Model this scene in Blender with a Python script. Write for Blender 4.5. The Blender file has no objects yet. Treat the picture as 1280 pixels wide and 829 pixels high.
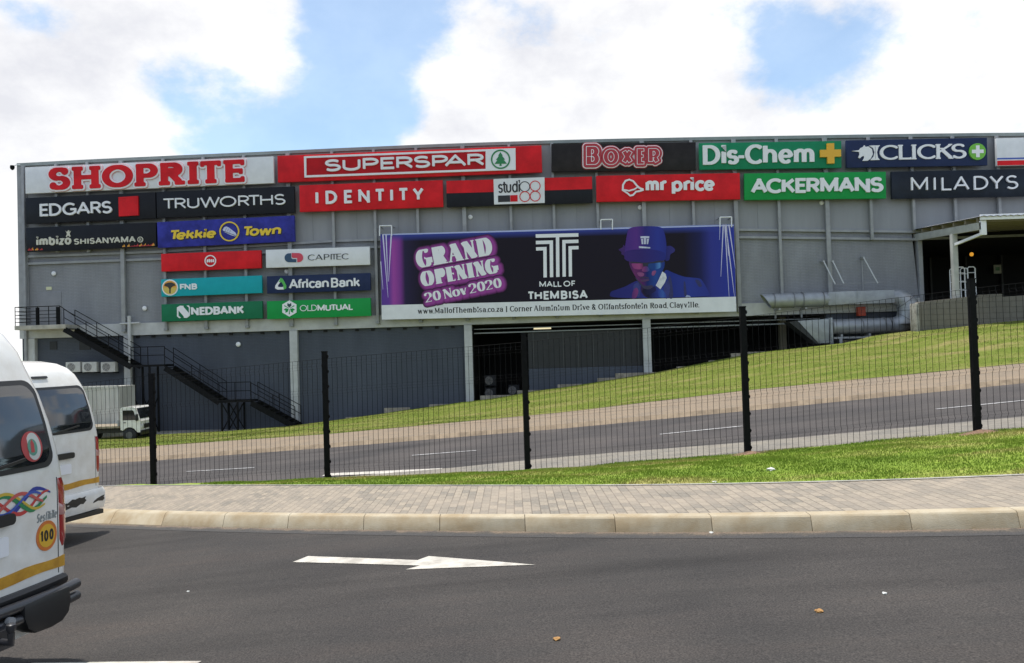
import bpy, bmesh, math, random
import numpy as np
from mathutils import Vector, Matrix, noise as mnoise
from mathutils.geometry import tessellate_polygon

random.seed(7)
rng = np.random.default_rng(7)
SC = bpy.context.scene
COL = SC.collection
R = math.radians

# ------------------------------------------------------------------ camera
F, CX, CY = 1015.0, 640.0, 414.5          # focal length and centre, in photo pixels (1280 wide)
CAM = Vector((0, 0, 1.93))
CM = Matrix.Rotation(math.pi / 2 + R(1.33), 3, 'X') @ Matrix.Rotation(-0.03, 3, 'Z')
cd = bpy.data.cameras.new('camera')
cam = bpy.data.objects.new('camera', cd)
COL.objects.link(cam)
cam.matrix_world = Matrix.Translation(CAM) @ CM.to_4x4()
cd.sensor_width = 36.0
cd.lens = 36.0 * F / 1280.0
cd.clip_start, cd.clip_end = 0.05, 8000
SC.camera = cam

def ray(px, py):
    return CM @ Vector(((px - CX) / F, -(py - CY) / F, -1.0))

# ------------------------------------------------------------------ world: sky with clouds
W = bpy.data.worlds.new('World'); SC.world = W; W.use_nodes = True
SUNV = Vector((-0.16, 0.10, 0.98)).normalized()     # towards the sun
nt = W.node_tree; nt.nodes.clear()
def wn(t, **kw):
    n = nt.nodes.new(t)
    for k, v in kw.items(): setattr(n, k, v)
    return n
def wmath(op, a, b=None, c=None, clamp=False):
    n = wn('ShaderNodeMath', operation=op); n.use_clamp = clamp
    for i, v in enumerate((a, b, c)):
        if v is None: continue
        if isinstance(v, (int, float)): n.inputs[i].default_value = v
        else: nt.links.new(v, n.inputs[i])
    return n.outputs[0]
wout = wn('ShaderNodeOutputWorld')
sky = wn('ShaderNodeTexSky', sky_type='NISHITA', sun_disc=False)
sky.sun_elevation = math.asin(SUNV.z); sky.sun_rotation = math.atan2(SUNV.x, SUNV.y)
sky.altitude = 1500; sky.air_density = 1.0; sky.dust_density = 0.4; sky.ozone_density = 0.8
bg1 = wn('ShaderNodeBackground'); bg1.inputs[1].default_value = 0.15
tint = wn('ShaderNodeVectorMath', operation='MULTIPLY'); tint.inputs[1].default_value = (0.82, 1.04, 1.06)
nt.links.new(sky.outputs[0], tint.inputs[0]); nt.links.new(tint.outputs[0], bg1.inputs[0])
tc = wn('ShaderNodeTexCoord')
sep = wn('ShaderNodeSeparateXYZ'); nt.links.new(tc.outputs['Generated'], sep.inputs[0])
stretch = wn('ShaderNodeVectorMath', operation='MULTIPLY'); stretch.inputs[1].default_value = (1, 1, 1.5)
nt.links.new(tc.outputs['Generated'], stretch.inputs[0])
def wnoise(scale, detail, rough, off):
    ad = wn('ShaderNodeVectorMath', operation='ADD'); ad.inputs[1].default_value = off
    nt.links.new(stretch.outputs[0], ad.inputs[0])
    n = wn('ShaderNodeTexNoise'); n.inputs['Scale'].default_value = scale
    n.inputs['Detail'].default_value = detail; n.inputs['Roughness'].default_value = rough
    nt.links.new(ad.outputs[0], n.inputs['Vector'])
    return n.outputs[0]
nz = wnoise(3.6, 10, 0.60, (3.1, 1.7, 0.4))
# where the big cloud masses and the gaps between them stand in the sky: (photo x, y, radius in sr-like units, weight)
BLOBS = [(200, 40, .26, .30), (60, 170, .22, .34), (330, 60, .10, .14), (700, 60, .30, .34), (560, 150, .13, .12),
         (900, 130, .28, .34), (1180, 80, .27, .30), (20, 330, .2, .3), (210, 190, .07, .10),
         (450, 70, .095, -.55), (240, 160, .08, -.5), (440, 160, .085, -.5), (940, 25, .07, -.34), (1000, 100, .06, -.22), (1090, 30, .06, -.2), (880, 60, .04, -.15), (30, 12, .07, -.5), (340, 165, .06, -.35), (930, 80, .06, -.25), (1060, 70, .09, -.28), (1040, 15, .07, -.3), (1180, 60, .06, -.2), (640, 20, .05, -.15), (70, 130, .05, -.15),
         (1030, 100, .05, -.12), (400, 10, .06, -.1), (130, 130, .03, -.1)]
acc = wmath('MULTIPLY_ADD', nz, 2.6, -0.80)
for (bx, by, br, bw) in BLOBS:
    d = ray(bx, by).normalized()
    sub = wn('ShaderNodeVectorMath', operation='DISTANCE')
    nt.links.new(tc.outputs['Generated'], sub.inputs[0]); sub.inputs[1].default_value = d
    mr = wn('ShaderNodeMapRange'); mr.interpolation_type = 'SMOOTHSTEP'
    nt.links.new(sub.outputs['Value'], mr.inputs[0])
    mr.inputs[1].default_value = 0.0; mr.inputs[2].default_value = br * 1.5
    mr.inputs[3].default_value = bw; mr.inputs[4].default_value = 0.0
    acc = wmath('ADD', acc, mr.outputs[0])
fac = wn('ShaderNodeMapRange'); fac.interpolation_type = 'SMOOTHSTEP'
nt.links.new(acc, fac.inputs[0]); fac.inputs[1].default_value = 0.40; fac.inputs[2].default_value = 0.76; fac.inputs[3].default_value = 0.30
up = wn('ShaderNodeMapRange'); nt.links.new(sep.outputs[2], up.inputs[0]); up.inputs[1].default_value = -0.02; up.inputs[2].default_value = 0.02
facz = wmath('MULTIPLY', fac.outputs[0], up.outputs[0])
shade = wnoise(6.0, 7, 0.6, (9.2, 4.4, 2.0))
cr = wn('ShaderNodeValToRGB'); nt.links.new(shade, cr.inputs[0])
cr.color_ramp.elements[0].position = 0.33; cr.color_ramp.elements[0].color = (0.74, 0.75, 0.80, 1)
cr.color_ramp.elements[1].position = 0.58; cr.color_ramp.elements[1].color = (1.0, 1.0, 1.0, 1)
bg2 = wn('ShaderNodeBackground'); bg2.inputs[1].default_value = 0.80
nt.links.new(cr.outputs[0], bg2.inputs[0])
mixs = wn('ShaderNodeMixShader')
nt.links.new(facz, mixs.inputs[0]); nt.links.new(bg1.outputs[0], mixs.inputs[1]); nt.links.new(bg2.outputs[0], mixs.inputs[2])
nt.links.new(mixs.outputs[0], wout.inputs[0])

# ------------------------------------------------------------------ sun
sl = bpy.data.lights.new('sun', 'SUN'); sl.energy = 3.2; sl.angle = R(2.0); sl.color = (1.0, 0.96, 0.9)
so = bpy.data.objects.new('sun', sl); COL.objects.link(so)
so.rotation_euler = SUNV.to_track_quat('Z', 'Y').to_euler(); so.location = (0, 0, 60)
vs = SC.view_settings
vs.view_transform = 'Standard'; vs.look = 'None'; vs.gamma = 1.0; vs.use_curve_mapping = False; vs.exposure = 0.48

# ------------------------------------------------------------------ materials
MATS = {}
def mat(name, col, rough=0.6, var=0.0, vscale=3.0, metal=0.0, bump=0.0, bscale=40.0, spec=0.5, coat=0.0, detail=6.0,
        col2=None, emit=0.0, stretchv=None):
    """Principled material with a noise that mixes towards col2 (or a darker/lighter version) for wear."""
    if name in MATS: return MATS[name]
    m = bpy.data.materials.new(name); m.use_nodes = True
    t = m.node_tree; b = t.nodes['Principled BSDF']
    b.inputs['Base Color'].default_value = (*col, 1); b.inputs['Roughness'].default_value = rough
    b.inputs['Metallic'].default_value = metal; b.inputs['Specular IOR Level'].default_value = spec
    if coat: b.inputs['Coat Weight'].default_value = coat; b.inputs['Coat Roughness'].default_value = 0.08
    if emit:
        b.inputs['Emission Color'].default_value = (*col, 1); b.inputs['Emission Strength'].default_value = emit
    vec = None
    if var or bump:
        tcn = t.nodes.new('ShaderNodeTexCoord'); vec = tcn.outputs['Object']
        if stretchv:
            mp = t.nodes.new('ShaderNodeMapping'); mp.inputs['Scale'].default_value = stretchv
            t.links.new(vec, mp.inputs[0]); vec = mp.outputs[0]
    if var:
        n = t.nodes.new('ShaderNodeTexNoise'); n.inputs['Scale'].default_value = vscale; n.inputs['Detail'].default_value = detail
        n.inputs['Roughness'].default_value = 0.62
        t.links.new(vec, n.inputs['Vector'])
        rp = t.nodes.new('ShaderNodeValToRGB'); t.links.new(n.outputs[0], rp.inputs[0])
        c2 = col2 if col2 else tuple(c * (1 - var) for c in col)
        c1 = col if col2 else tuple(min(1, c * (1 + var * 0.5)) for c in col)
        rp.color_ramp.elements[0].position = 0.36; rp.color_ramp.elements[0].color = (*c2, 1)
        rp.color_ramp.elements[1].position = 0.64; rp.color_ramp.elements[1].color = (*c1, 1)
        t.links.new(rp.outputs[0], b.inputs['Base Color'])
    if bump:
        n2 = t.nodes.new('ShaderNodeTexNoise'); n2.inputs['Scale'].default_value = bscale; n2.inputs['Detail'].default_value = 4
        t.links.new(vec, n2.inputs['Vector'])
        bp = t.nodes.new('ShaderNodeBump'); bp.inputs['Strength'].default_value = bump; bp.inputs['Distance'].default_value = 0.02
        t.links.new(n2.outputs[0], bp.inputs['Height']); t.links.new(bp.outputs[0], b.inputs['Normal'])
    MATS[name] = m
    return m

def node(t, typ, **inp):
    n = t.nodes.new(typ)
    for k, v in inp.items(): n.inputs[k.replace('_', ' ')].default_value = v
    return n
def ramp(t, src, stops):
    rp = t.nodes.new('ShaderNodeValToRGB'); t.links.new(src, rp.inputs[0])
    els = rp.color_ramp.elements
    while len(els) < len(stops): els.new(0.5)
    for e, (p, c) in zip(els, stops): e.position = p; e.color = (*c, 1)
    return rp.outputs[0]
def mixc(t, fac, a, b, mode='MIX'):
    n = t.nodes.new('ShaderNodeMix'); n.data_type = 'RGBA'; n.blend_type = mode
    for i, v in ((0, fac), (6, a), (7, b)):
        if isinstance(v, (int, float)): n.inputs[i].default_value = v
        elif isinstance(v, tuple): n.inputs[i].default_value = (*v, 1)
        else: t.links.new(v, n.inputs[i])
    return n.outputs[2]
def newmat(name):
    m = bpy.data.materials.new(name); m.use_nodes = True; MATS[name] = m
    t = m.node_tree
    return m, t, t.nodes['Principled BSDF']

def asphalt(name, base, tint):
    m, t, b = newmat(name)
    co = t.nodes.new('ShaderNodeTexCoord').outputs['Object']
    mp = node(t, 'ShaderNodeMapping', Scale=(0.16, 1.1, 1), Rotation=(0, 0, R(21))); t.links.new(co, mp.inputs[0])
    n1 = node(t, 'ShaderNodeTexNoise', Scale=1.3, Detail=7.0, Roughness=0.6); t.links.new(mp.outputs[0], n1.inputs['Vector'])
    n2 = node(t, 'ShaderNodeTexNoise', Scale=75.0, Detail=3.0, Roughness=0.7); t.links.new(co, n2.inputs['Vector'])
    n3 = node(t, 'ShaderNodeTexNoise', Scale=0.55, Detail=5.0); t.links.new(co, n3.inputs['Vector'])
    c = ramp(t, n1.outputs[0], [(0.3, tuple(x * .70 for x in base)), (0.5, base), (0.72, tuple(x * y for x, y in zip(base, tint)))])
    g = ramp(t, n2.outputs[0], [(0.34, (.48, .48, .48)), (0.5, (.95, .95, .95)), (0.66, (1.6, 1.57, 1.52))])
    c = mixc(t, 0.85, c, g, 'MULTIPLY')
    g3 = ramp(t, n3.outputs[0], [(0.33, (.78, .78, .79)), (0.67, (1.14, 1.11, 1.08))])
    c = mixc(t, 1.0, c, g3, 'MULTIPLY')
    t.links.new(c, b.inputs['Base Color'])
    b.inputs['Roughness'].default_value = 0.88; b.inputs['Specular IOR Level'].default_value = 0.3
    bp = node(t, 'ShaderNodeBump', Strength=0.5, Distance=0.01); t.links.new(n2.outputs[0], bp.inputs['Height']); t.links.new(bp.outputs[0], b.inputs['Normal'])
    return m
M_ROAD = asphalt('near_asphalt', (0.0535, 0.0490, 0.0455), (1.22, 1.14, 1.1))
M_FROAD = asphalt('far_asphalt', (0.076, 0.069, 0.066), (1.12, 1.08, 1.08))

def paver(name, c1, c2, mortar, bw, bh, rot=0.0, dirt=(0.5, 0.43, 0.34)):
    m, t, b = newmat(name)
    uv = t.nodes.new('ShaderNodeUVMap').outputs[0]
    mp = node(t, 'ShaderNodeMapping', Rotation=(0, 0, rot)); t.links.new(uv, mp.inputs[0])
    br = t.nodes.new('ShaderNodeTexBrick'); t.links.new(mp.outputs[0], br.inputs['Vector'])
    br.inputs['Scale'].default_value = 1.0; br.inputs['Brick Width'].default_value = bw; br.inputs['Row Height'].default_value = bh
    br.inputs['Mortar Size'].default_value = 0.006; br.inputs['Mortar Smooth'].default_value = 0.3
    br.inputs['Color1'].default_value = (*c1, 1); br.inputs['Color2'].default_value = (*c2, 1); br.inputs['Mortar'].default_value = (*mortar, 1)
    n1 = node(t, 'ShaderNodeTexNoise', Scale=1.1, Detail=8.0, Roughness=0.65); t.links.new(uv, n1.inputs['Vector'])
    n2 = node(t, 'ShaderNodeTexNoise', Scale=30.0, Detail=4.0, Roughness=0.7); t.links.new(uv, n2.inputs['Vector'])
    c = mixc(t, 1.0, br.outputs[0], ramp(t, n2.outputs[0], [(0.3, (.72, .72, .72)), (0.7, (1.2, 1.2, 1.2))]), 'MULTIPLY')
    f = ramp(t, n1.outputs[0], [(0.40, (0, 0, 0)), (0.68, (.75, .75, .75))])
    c = mixc(t, f, c, dirt)
    t.links.new(c, b.inputs['Base Color']); b.inputs['Roughness'].default_value = 0.9; b.inputs['Specular IOR Level'].default_value = 0.25
    bp = node(t, 'ShaderNodeBump', Strength=0.6, Distance=0.008); t.links.new(br.outputs[1], bp.inputs['Height']); bp.invert = True
    t.links.new(bp.outputs[0], b.inputs['Normal'])
    return m
M_PAVER = paver('clay_pavers', (0.36, 0.305, 0.235), (0.225, 0.202, 0.168), (0.17, 0.145, 0.115), 0.21, 0.105, R(90), (0.36, 0.30, 0.235))
M_FPAVE = paver('brown_pavers', (0.275, 0.218, 0.158), (0.235, 0.188, 0.138), (0.16, 0.13, 0.10), 0.22, 0.11, 0, (0.30, 0.225, 0.15))
M_STRIP = paver('grey_pavers', (0.255, 0.235, 0.20), (0.19, 0.175, 0.15), (0.11, 0.10, 0.09), 0.22, 0.11, 0, (0.29, 0.255, 0.20))

def grassmat(name, a, b_, c_, sc):
    m, t, b = newmat(name)
    co = t.nodes.new('ShaderNodeTexCoord').outputs['Object']
    mp = node(t, 'ShaderNodeMapping', Scale=(.35, 1, 1), Rotation=(0, 0, R(10))); t.links.new(co, mp.inputs[0])
    n1 = node(t, 'ShaderNodeTexNoise', Scale=sc * 1.5, Detail=7.0, Roughness=0.68); t.links.new(mp.outputs[0], n1.inputs['Vector'])
    n2 = node(t, 'ShaderNodeTexNoise', Scale=16.0, Detail=4.0); t.links.new(co, n2.inputs['Vector'])
    c = ramp(t, n1.outputs[0], [(0.30, a), (0.48, b_), (0.66, c_), (0.80, (.30, .215, .12))])
    c = mixc(t, 1.0, c, ramp(t, n2.outputs[0], [(0.3, (.74, .74, .74)), (0.7, (1.2, 1.2, 1.2))]), 'MULTIPLY')
    t.links.new(c, b.inputs['Base Color']); b.inputs['Roughness'].default_value = 0.85; b.inputs['Specular IOR Level'].default_value = 0.15
    return m
M_VERGE = grassmat('verge_grass', (0.135, 0.215, 0.026), (0.215, 0.295, 0.038), (0.36, 0.315, 0.11), 0.9)
M_BANK = grassmat('bank_grass', (0.090, 0.132, 0.015), (0.140, 0.174, 0.026), (0.235, 0.210, 0.072), 0.6)
M_SOIL = mat('bare_soil', (0.3, 0.18, 0.11), 0.95, .4, 6)

def brickwall(name, col, bw=.4, bh=.2, depth=.02):
    """painted blockwork: one paint colour, courses only as relief, weather stains by noise"""
    m, t, b = newmat(name)
    co = t.nodes.new('ShaderNodeTexCoord').outputs['Object']
    mp = node(t, 'ShaderNodeMapping', Rotation=(R(-90), 0, 0)); t.links.new(co, mp.inputs[0])
    br = t.nodes.new('ShaderNodeTexBrick'); t.links.new(mp.outputs[0], br.inputs['Vector'])
    br.inputs['Scale'].default_value = 1.0; br.inputs['Brick Width'].default_value = bw; br.inputs['Row Height'].default_value = bh
    br.inputs['Mortar Size'].default_value = 0.012; br.inputs['Mortar Smooth'].default_value = .5
    br.inputs['Color1'].default_value = (*col, 1); br.inputs['Color2'].default_value = (*[c * .95 for c in col], 1)
    br.inputs['Mortar'].default_value = (*[c * .84 for c in col], 1)
    st = node(t, 'ShaderNodeMapping', Scale=(.5, .5, .12)); t.links.new(co, st.inputs[0])
    n1 = node(t, 'ShaderNodeTexNoise', Scale=1.6, Detail=9.0, Roughness=.66); t.links.new(st.outputs[0], n1.inputs['Vector'])
    c = mixc(t, 1.0, br.outputs[0], ramp(t, n1.outputs[0], [(.3, (.80, .80, .80)), (.7, (1.10, 1.10, 1.10))]), 'MULTIPLY')
    t.links.new(c, b.inputs['Base Color']); b.inputs['Roughness'].default_value = .8; b.inputs['Specular IOR Level'].default_value = .3
    bp = node(t, 'ShaderNodeBump', Strength=.7, Distance=depth); bp.invert = True
    t.links.new(br.outputs[1], bp.inputs['Height']); t.links.new(bp.outputs[0], b.inputs['Normal'])
    return m
M_WALL_U = mat('grey_cladding', (0.278, 0.284, 0.302), 0.6, .10, 1.0, bump=.05, bscale=3, stretchv=(1.1, 1, .12), detail=8)
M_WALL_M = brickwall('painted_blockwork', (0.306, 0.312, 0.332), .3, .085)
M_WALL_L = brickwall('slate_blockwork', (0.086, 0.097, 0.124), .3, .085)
M_BEAM = mat('pale_concrete_paint', (0.50, 0.50, 0.49), .75, .14, 1.5)
M_STEEL = mat('grey_painted_steel', (0.31, 0.315, 0.325), .5, .15, 2)
M_CAP = mat('flashing_grey_green', (0.27, 0.30, 0.29), .45, .12, 2)
M_DARK = mat('black_void_shade', (0.012, 0.012, 0.014), .9)  # near-black colour stands in for the shade inside the bays and slots
M_DARK2 = mat('charcoal_louvre', (0.02, 0.021, 0.024), .6, .2, 4)
M_BLACK = mat('black_powder_coat', (0.006, 0.006, 0.007), .7, .3, 15, spec=.12)
M_STAIR = mat('black_stair_steel', (0.007, 0.007, 0.008), .7, .3, 6, spec=.15)
M_DUCTF = mat('duct_flange_steel', (0.17, 0.175, 0.185), .45, .2, 3)
M_GALV = mat('galvanised_duct', (0.315, 0.33, 0.355), .42, .16, 2.5, metal=.3, bump=.06, bscale=6)
M_CONC = mat('raw_concrete', (0.36, 0.34, 0.30), .9, .35, 4, bump=.3, bscale=30)
M_KERB = mat('stained_kerb_concrete', (0.48, 0.415, 0.30), .9, .3, 2.6, bump=.15, bscale=90, col2=(0.36, 0.275, 0.165), detail=9)
M_LINE = mat('road_paint', (0.60, 0.56, 0.49), .8, .22, 7, col2=(.38, .35, .30), detail=9)
M_LINE2 = mat('faded_road_paint', (0.42, 0.41, 0.40), .8, .4, 5)
M_WHITE = mat('white_acrylic', (0.74, 0.745, 0.76), .4, .06, 2)
M_VAN = mat('white_vehicle_paint', (0.80, 0.79, 0.755), .24, .1, 5, coat=.5, col2=(.70, .675, .62), detail=9)
M_GLASS = mat('dark_tinted_glass', (0.012, 0.014, 0.016), .05, spec=.8, coat=1.0)
M_RUB = mat('black_rubber', (0.012, 0.012, 0.013), .7, .3, 20)
M_PLAST = mat('black_plastic_trim', (0.014, 0.014, 0.015), .45)
M_TAIL = mat('red_tail_lens', (0.32, 0.012, 0.014), .15, coat=1.0)
M_RED = mat('red_sign_face', (0.68, 0.015, 0.022), .42, .2, .9, spec=.15)
M_DKRED = mat('deep_red_sign_face', (0.48, 0.008, 0.014), .35, .15, 1.0, spec=.15)
M_SBLK = mat('charcoal_sign_face', (0.013, 0.014, 0.019), .35, .15, 1.5, spec=.15)
M_NAVY = mat('navy_sign_face', (0.018, 0.030, 0.085), .35, .12, 1.5, spec=.15)

# ------------------------------------------------------------------ object helpers
WM = {}
def thing(name, label, cat, M=None, group=None):
    o = bpy.data.objects.new(name, None); COL.objects.link(o); o.empty_display_size = .2
    M = M or Matrix.Identity(4)
    o.matrix_world = M; WM[o.name] = M.copy()
    o['label'] = label; o['category'] = cat
    if group: o['group'] = group
    return o
def tag(o, label=None, cat=None, group=None, kind=None):
    if label: o['label'] = label
    if cat: o['category'] = cat
    if group: o['group'] = group
    if kind: o['kind'] = kind
    return o
def dup(o, parent=None, M=None):
    c = o.copy(); COL.objects.link(c)
    if parent is not None: c.parent = parent
    if M is not None: c.matrix_world = M
    for ch in [x for x in bpy.data.objects if x.parent == o]: dup(ch, c)
    return c
def finish(name, me, m, parent=None, smooth=False, angle=None):
    if m is not None: me.materials.append(m)
    if smooth:
        me.polygons.foreach_set('use_smooth', [True] * len(me.polygons))
        if angle is not None:
            me.set_sharp_from_angle(angle=R(angle))
    o = bpy.data.objects.new(name, me); COL.objects.link(o)
    if parent is not None:
        o.parent = parent; WM[o.name] = WM.get(parent.name, Matrix.Identity(4))
    else: WM[o.name] = Matrix.Identity(4)
    return o

class MB:
    """collects faces; build() links them as one mesh object"""
    def __init__(s): s.v = []; s.f = []
    def add(s, vs, fs):
        b = len(s.v); s.v += [Vector(p) for p in vs]; s.f += [tuple(i + b for i in f) for f in fs]
    def hexa(s, p):     # 8 points: bottom ring 0-3, top ring 4-7
        s.add(p, [(3, 2, 1, 0), (4, 5, 6, 7), (0, 1, 5, 4), (1, 2, 6, 5), (2, 3, 7, 6), (3, 0, 4, 7)])
    def box(s, x0, x1, y0, y1, z0, z1, M=None):
        p = [Vector(q) for q in ((x0, y0, z0), (x1, y0, z0), (x1, y1, z0), (x0, y1, z0), (x0, y0, z1), (x1, y0, z1), (x1, y1, z1), (x0, y1, z1))]
        if M is not None: p = [M @ q for q in p]
        s.hexa(p)
    def bar(s, a, b, w, h, up=Vector((0, 0, 1))):   # rectangular bar from a to b
        a, b = Vector(a), Vector(b); d = (b - a).normalized(); u = Vector(up)
        x = d.cross(u)
        if x.length < 1e-4: x = d.cross(Vector((1, 0, 0)))
        x.normalize(); y = x.cross(d).normalized(); x *= w / 2; y *= h / 2
        s.hexa([a - x - y, a + x - y, a + x + y, a - x + y, b - x - y, b + x - y, b + x + y, b - x + y])
    def tube(s, pts, r, n=12, caps=True):
        pts = [Vector(p) for p in pts]; rs = r if isinstance(r, (list, tuple)) else [r] * len(pts)
        rings = []; x = None
        for i, p in enumerate(pts):
            d = (pts[min(i + 1, len(pts) - 1)] - pts[max(i - 1, 0)]).normalized()
            if x is None:
                x = d.cross(Vector((0, 0, 1)))
                if x.length < 1e-3: x = d.cross(Vector((0, 1, 0)))
            x = (x - d * x.dot(d)).normalized(); y = d.cross(x)
            rings.append([p + (x * math.cos(2 * math.pi * k / n) + y * math.sin(2 * math.pi * k / n)) * rs[i] for k in range(n)])
        vs = [q for rg in rings for q in rg]; fs = []
        for i in range(len(pts) - 1):
            for k in range(n): fs.append((i * n + k, i * n + (k + 1) % n, (i + 1) * n + (k + 1) % n, (i + 1) * n + k))
        if caps: fs += [tuple(range(n - 1, -1, -1)), tuple((len(pts) - 1) * n + k for k in range(n))]
        s.add(vs, fs)
    def build(s, name, m, parent=None, smooth=False, bevel=0, angle=40, world=True, seg=2):
        inv = WM[parent.name].inverted() if (parent is not None and world) else None
        vs = [tuple(inv @ p) if inv is not None else tuple(p) for p in s.v]
        me = bpy.data.meshes.new(name); me.from_pydata(vs, [], s.f)
        bm = bmesh.new(); bm.from_mesh(me)
        bmesh.ops.recalc_face_normals(bm, faces=bm.faces)
        if bevel:
            es = [e for e in bm.edges if len(e.link_faces) == 2 and e.calc_face_angle(0) > R(35)]
            bmesh.ops.bevel(bm, geom=es, offset=bevel, segments=seg, profile=.6, affect='EDGES', clamp_overlap=True)
        bm.to_mesh(me); bm.free()
        return finish(name, me, m, parent, smooth or bool(bevel), angle)

def sheet(name, rows, m, parent=None, smooth=True, thick=0):
    """rows: list of equal-length point rows -> one grid mesh with metric UVs"""
    nr, nc = len(rows), len(rows[0])
    vs = [tuple(p) for r in rows for p in r]
    fs = [(i * nc + j, i * nc + j + 1, (i + 1) * nc + j + 1, (i + 1) * nc + j) for i in range(nr - 1) for j in range(nc - 1)]
    me = bpy.data.meshes.new(name); me.from_pydata(vs, [], fs)
    A = np.array(vs).reshape(nr, nc, 3)
    u = np.concatenate([np.zeros((nr, 1)), np.cumsum(np.linalg.norm(np.diff(A, axis=1), axis=2), axis=1)], axis=1)
    u = np.repeat(u[:1], nr, axis=0)
    vv = np.concatenate([np.zeros((1, nc)), np.cumsum(np.linalg.norm(np.diff(A, axis=0), axis=2), axis=0)], axis=0)
    uvl = me.uv_layers.new(name='UVMap')
    idx = np.empty(len(me.loops), dtype=np.int32); me.loops.foreach_get('vertex_index', idx)
    uvl.data.foreach_set('uv', np.stack([u.ravel()[idx], vv.ravel()[idx]], axis=1).ravel())
    bm = bmesh.new(); bm.from_mesh(me)
    if bm.faces and sum(f.normal.z for f in bm.faces) < 0: bmesh.ops.reverse_faces(bm, faces=bm.faces)
    bm.to_mesh(me); bm.free()
    return finish(name, me, m, parent, smooth)
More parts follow.
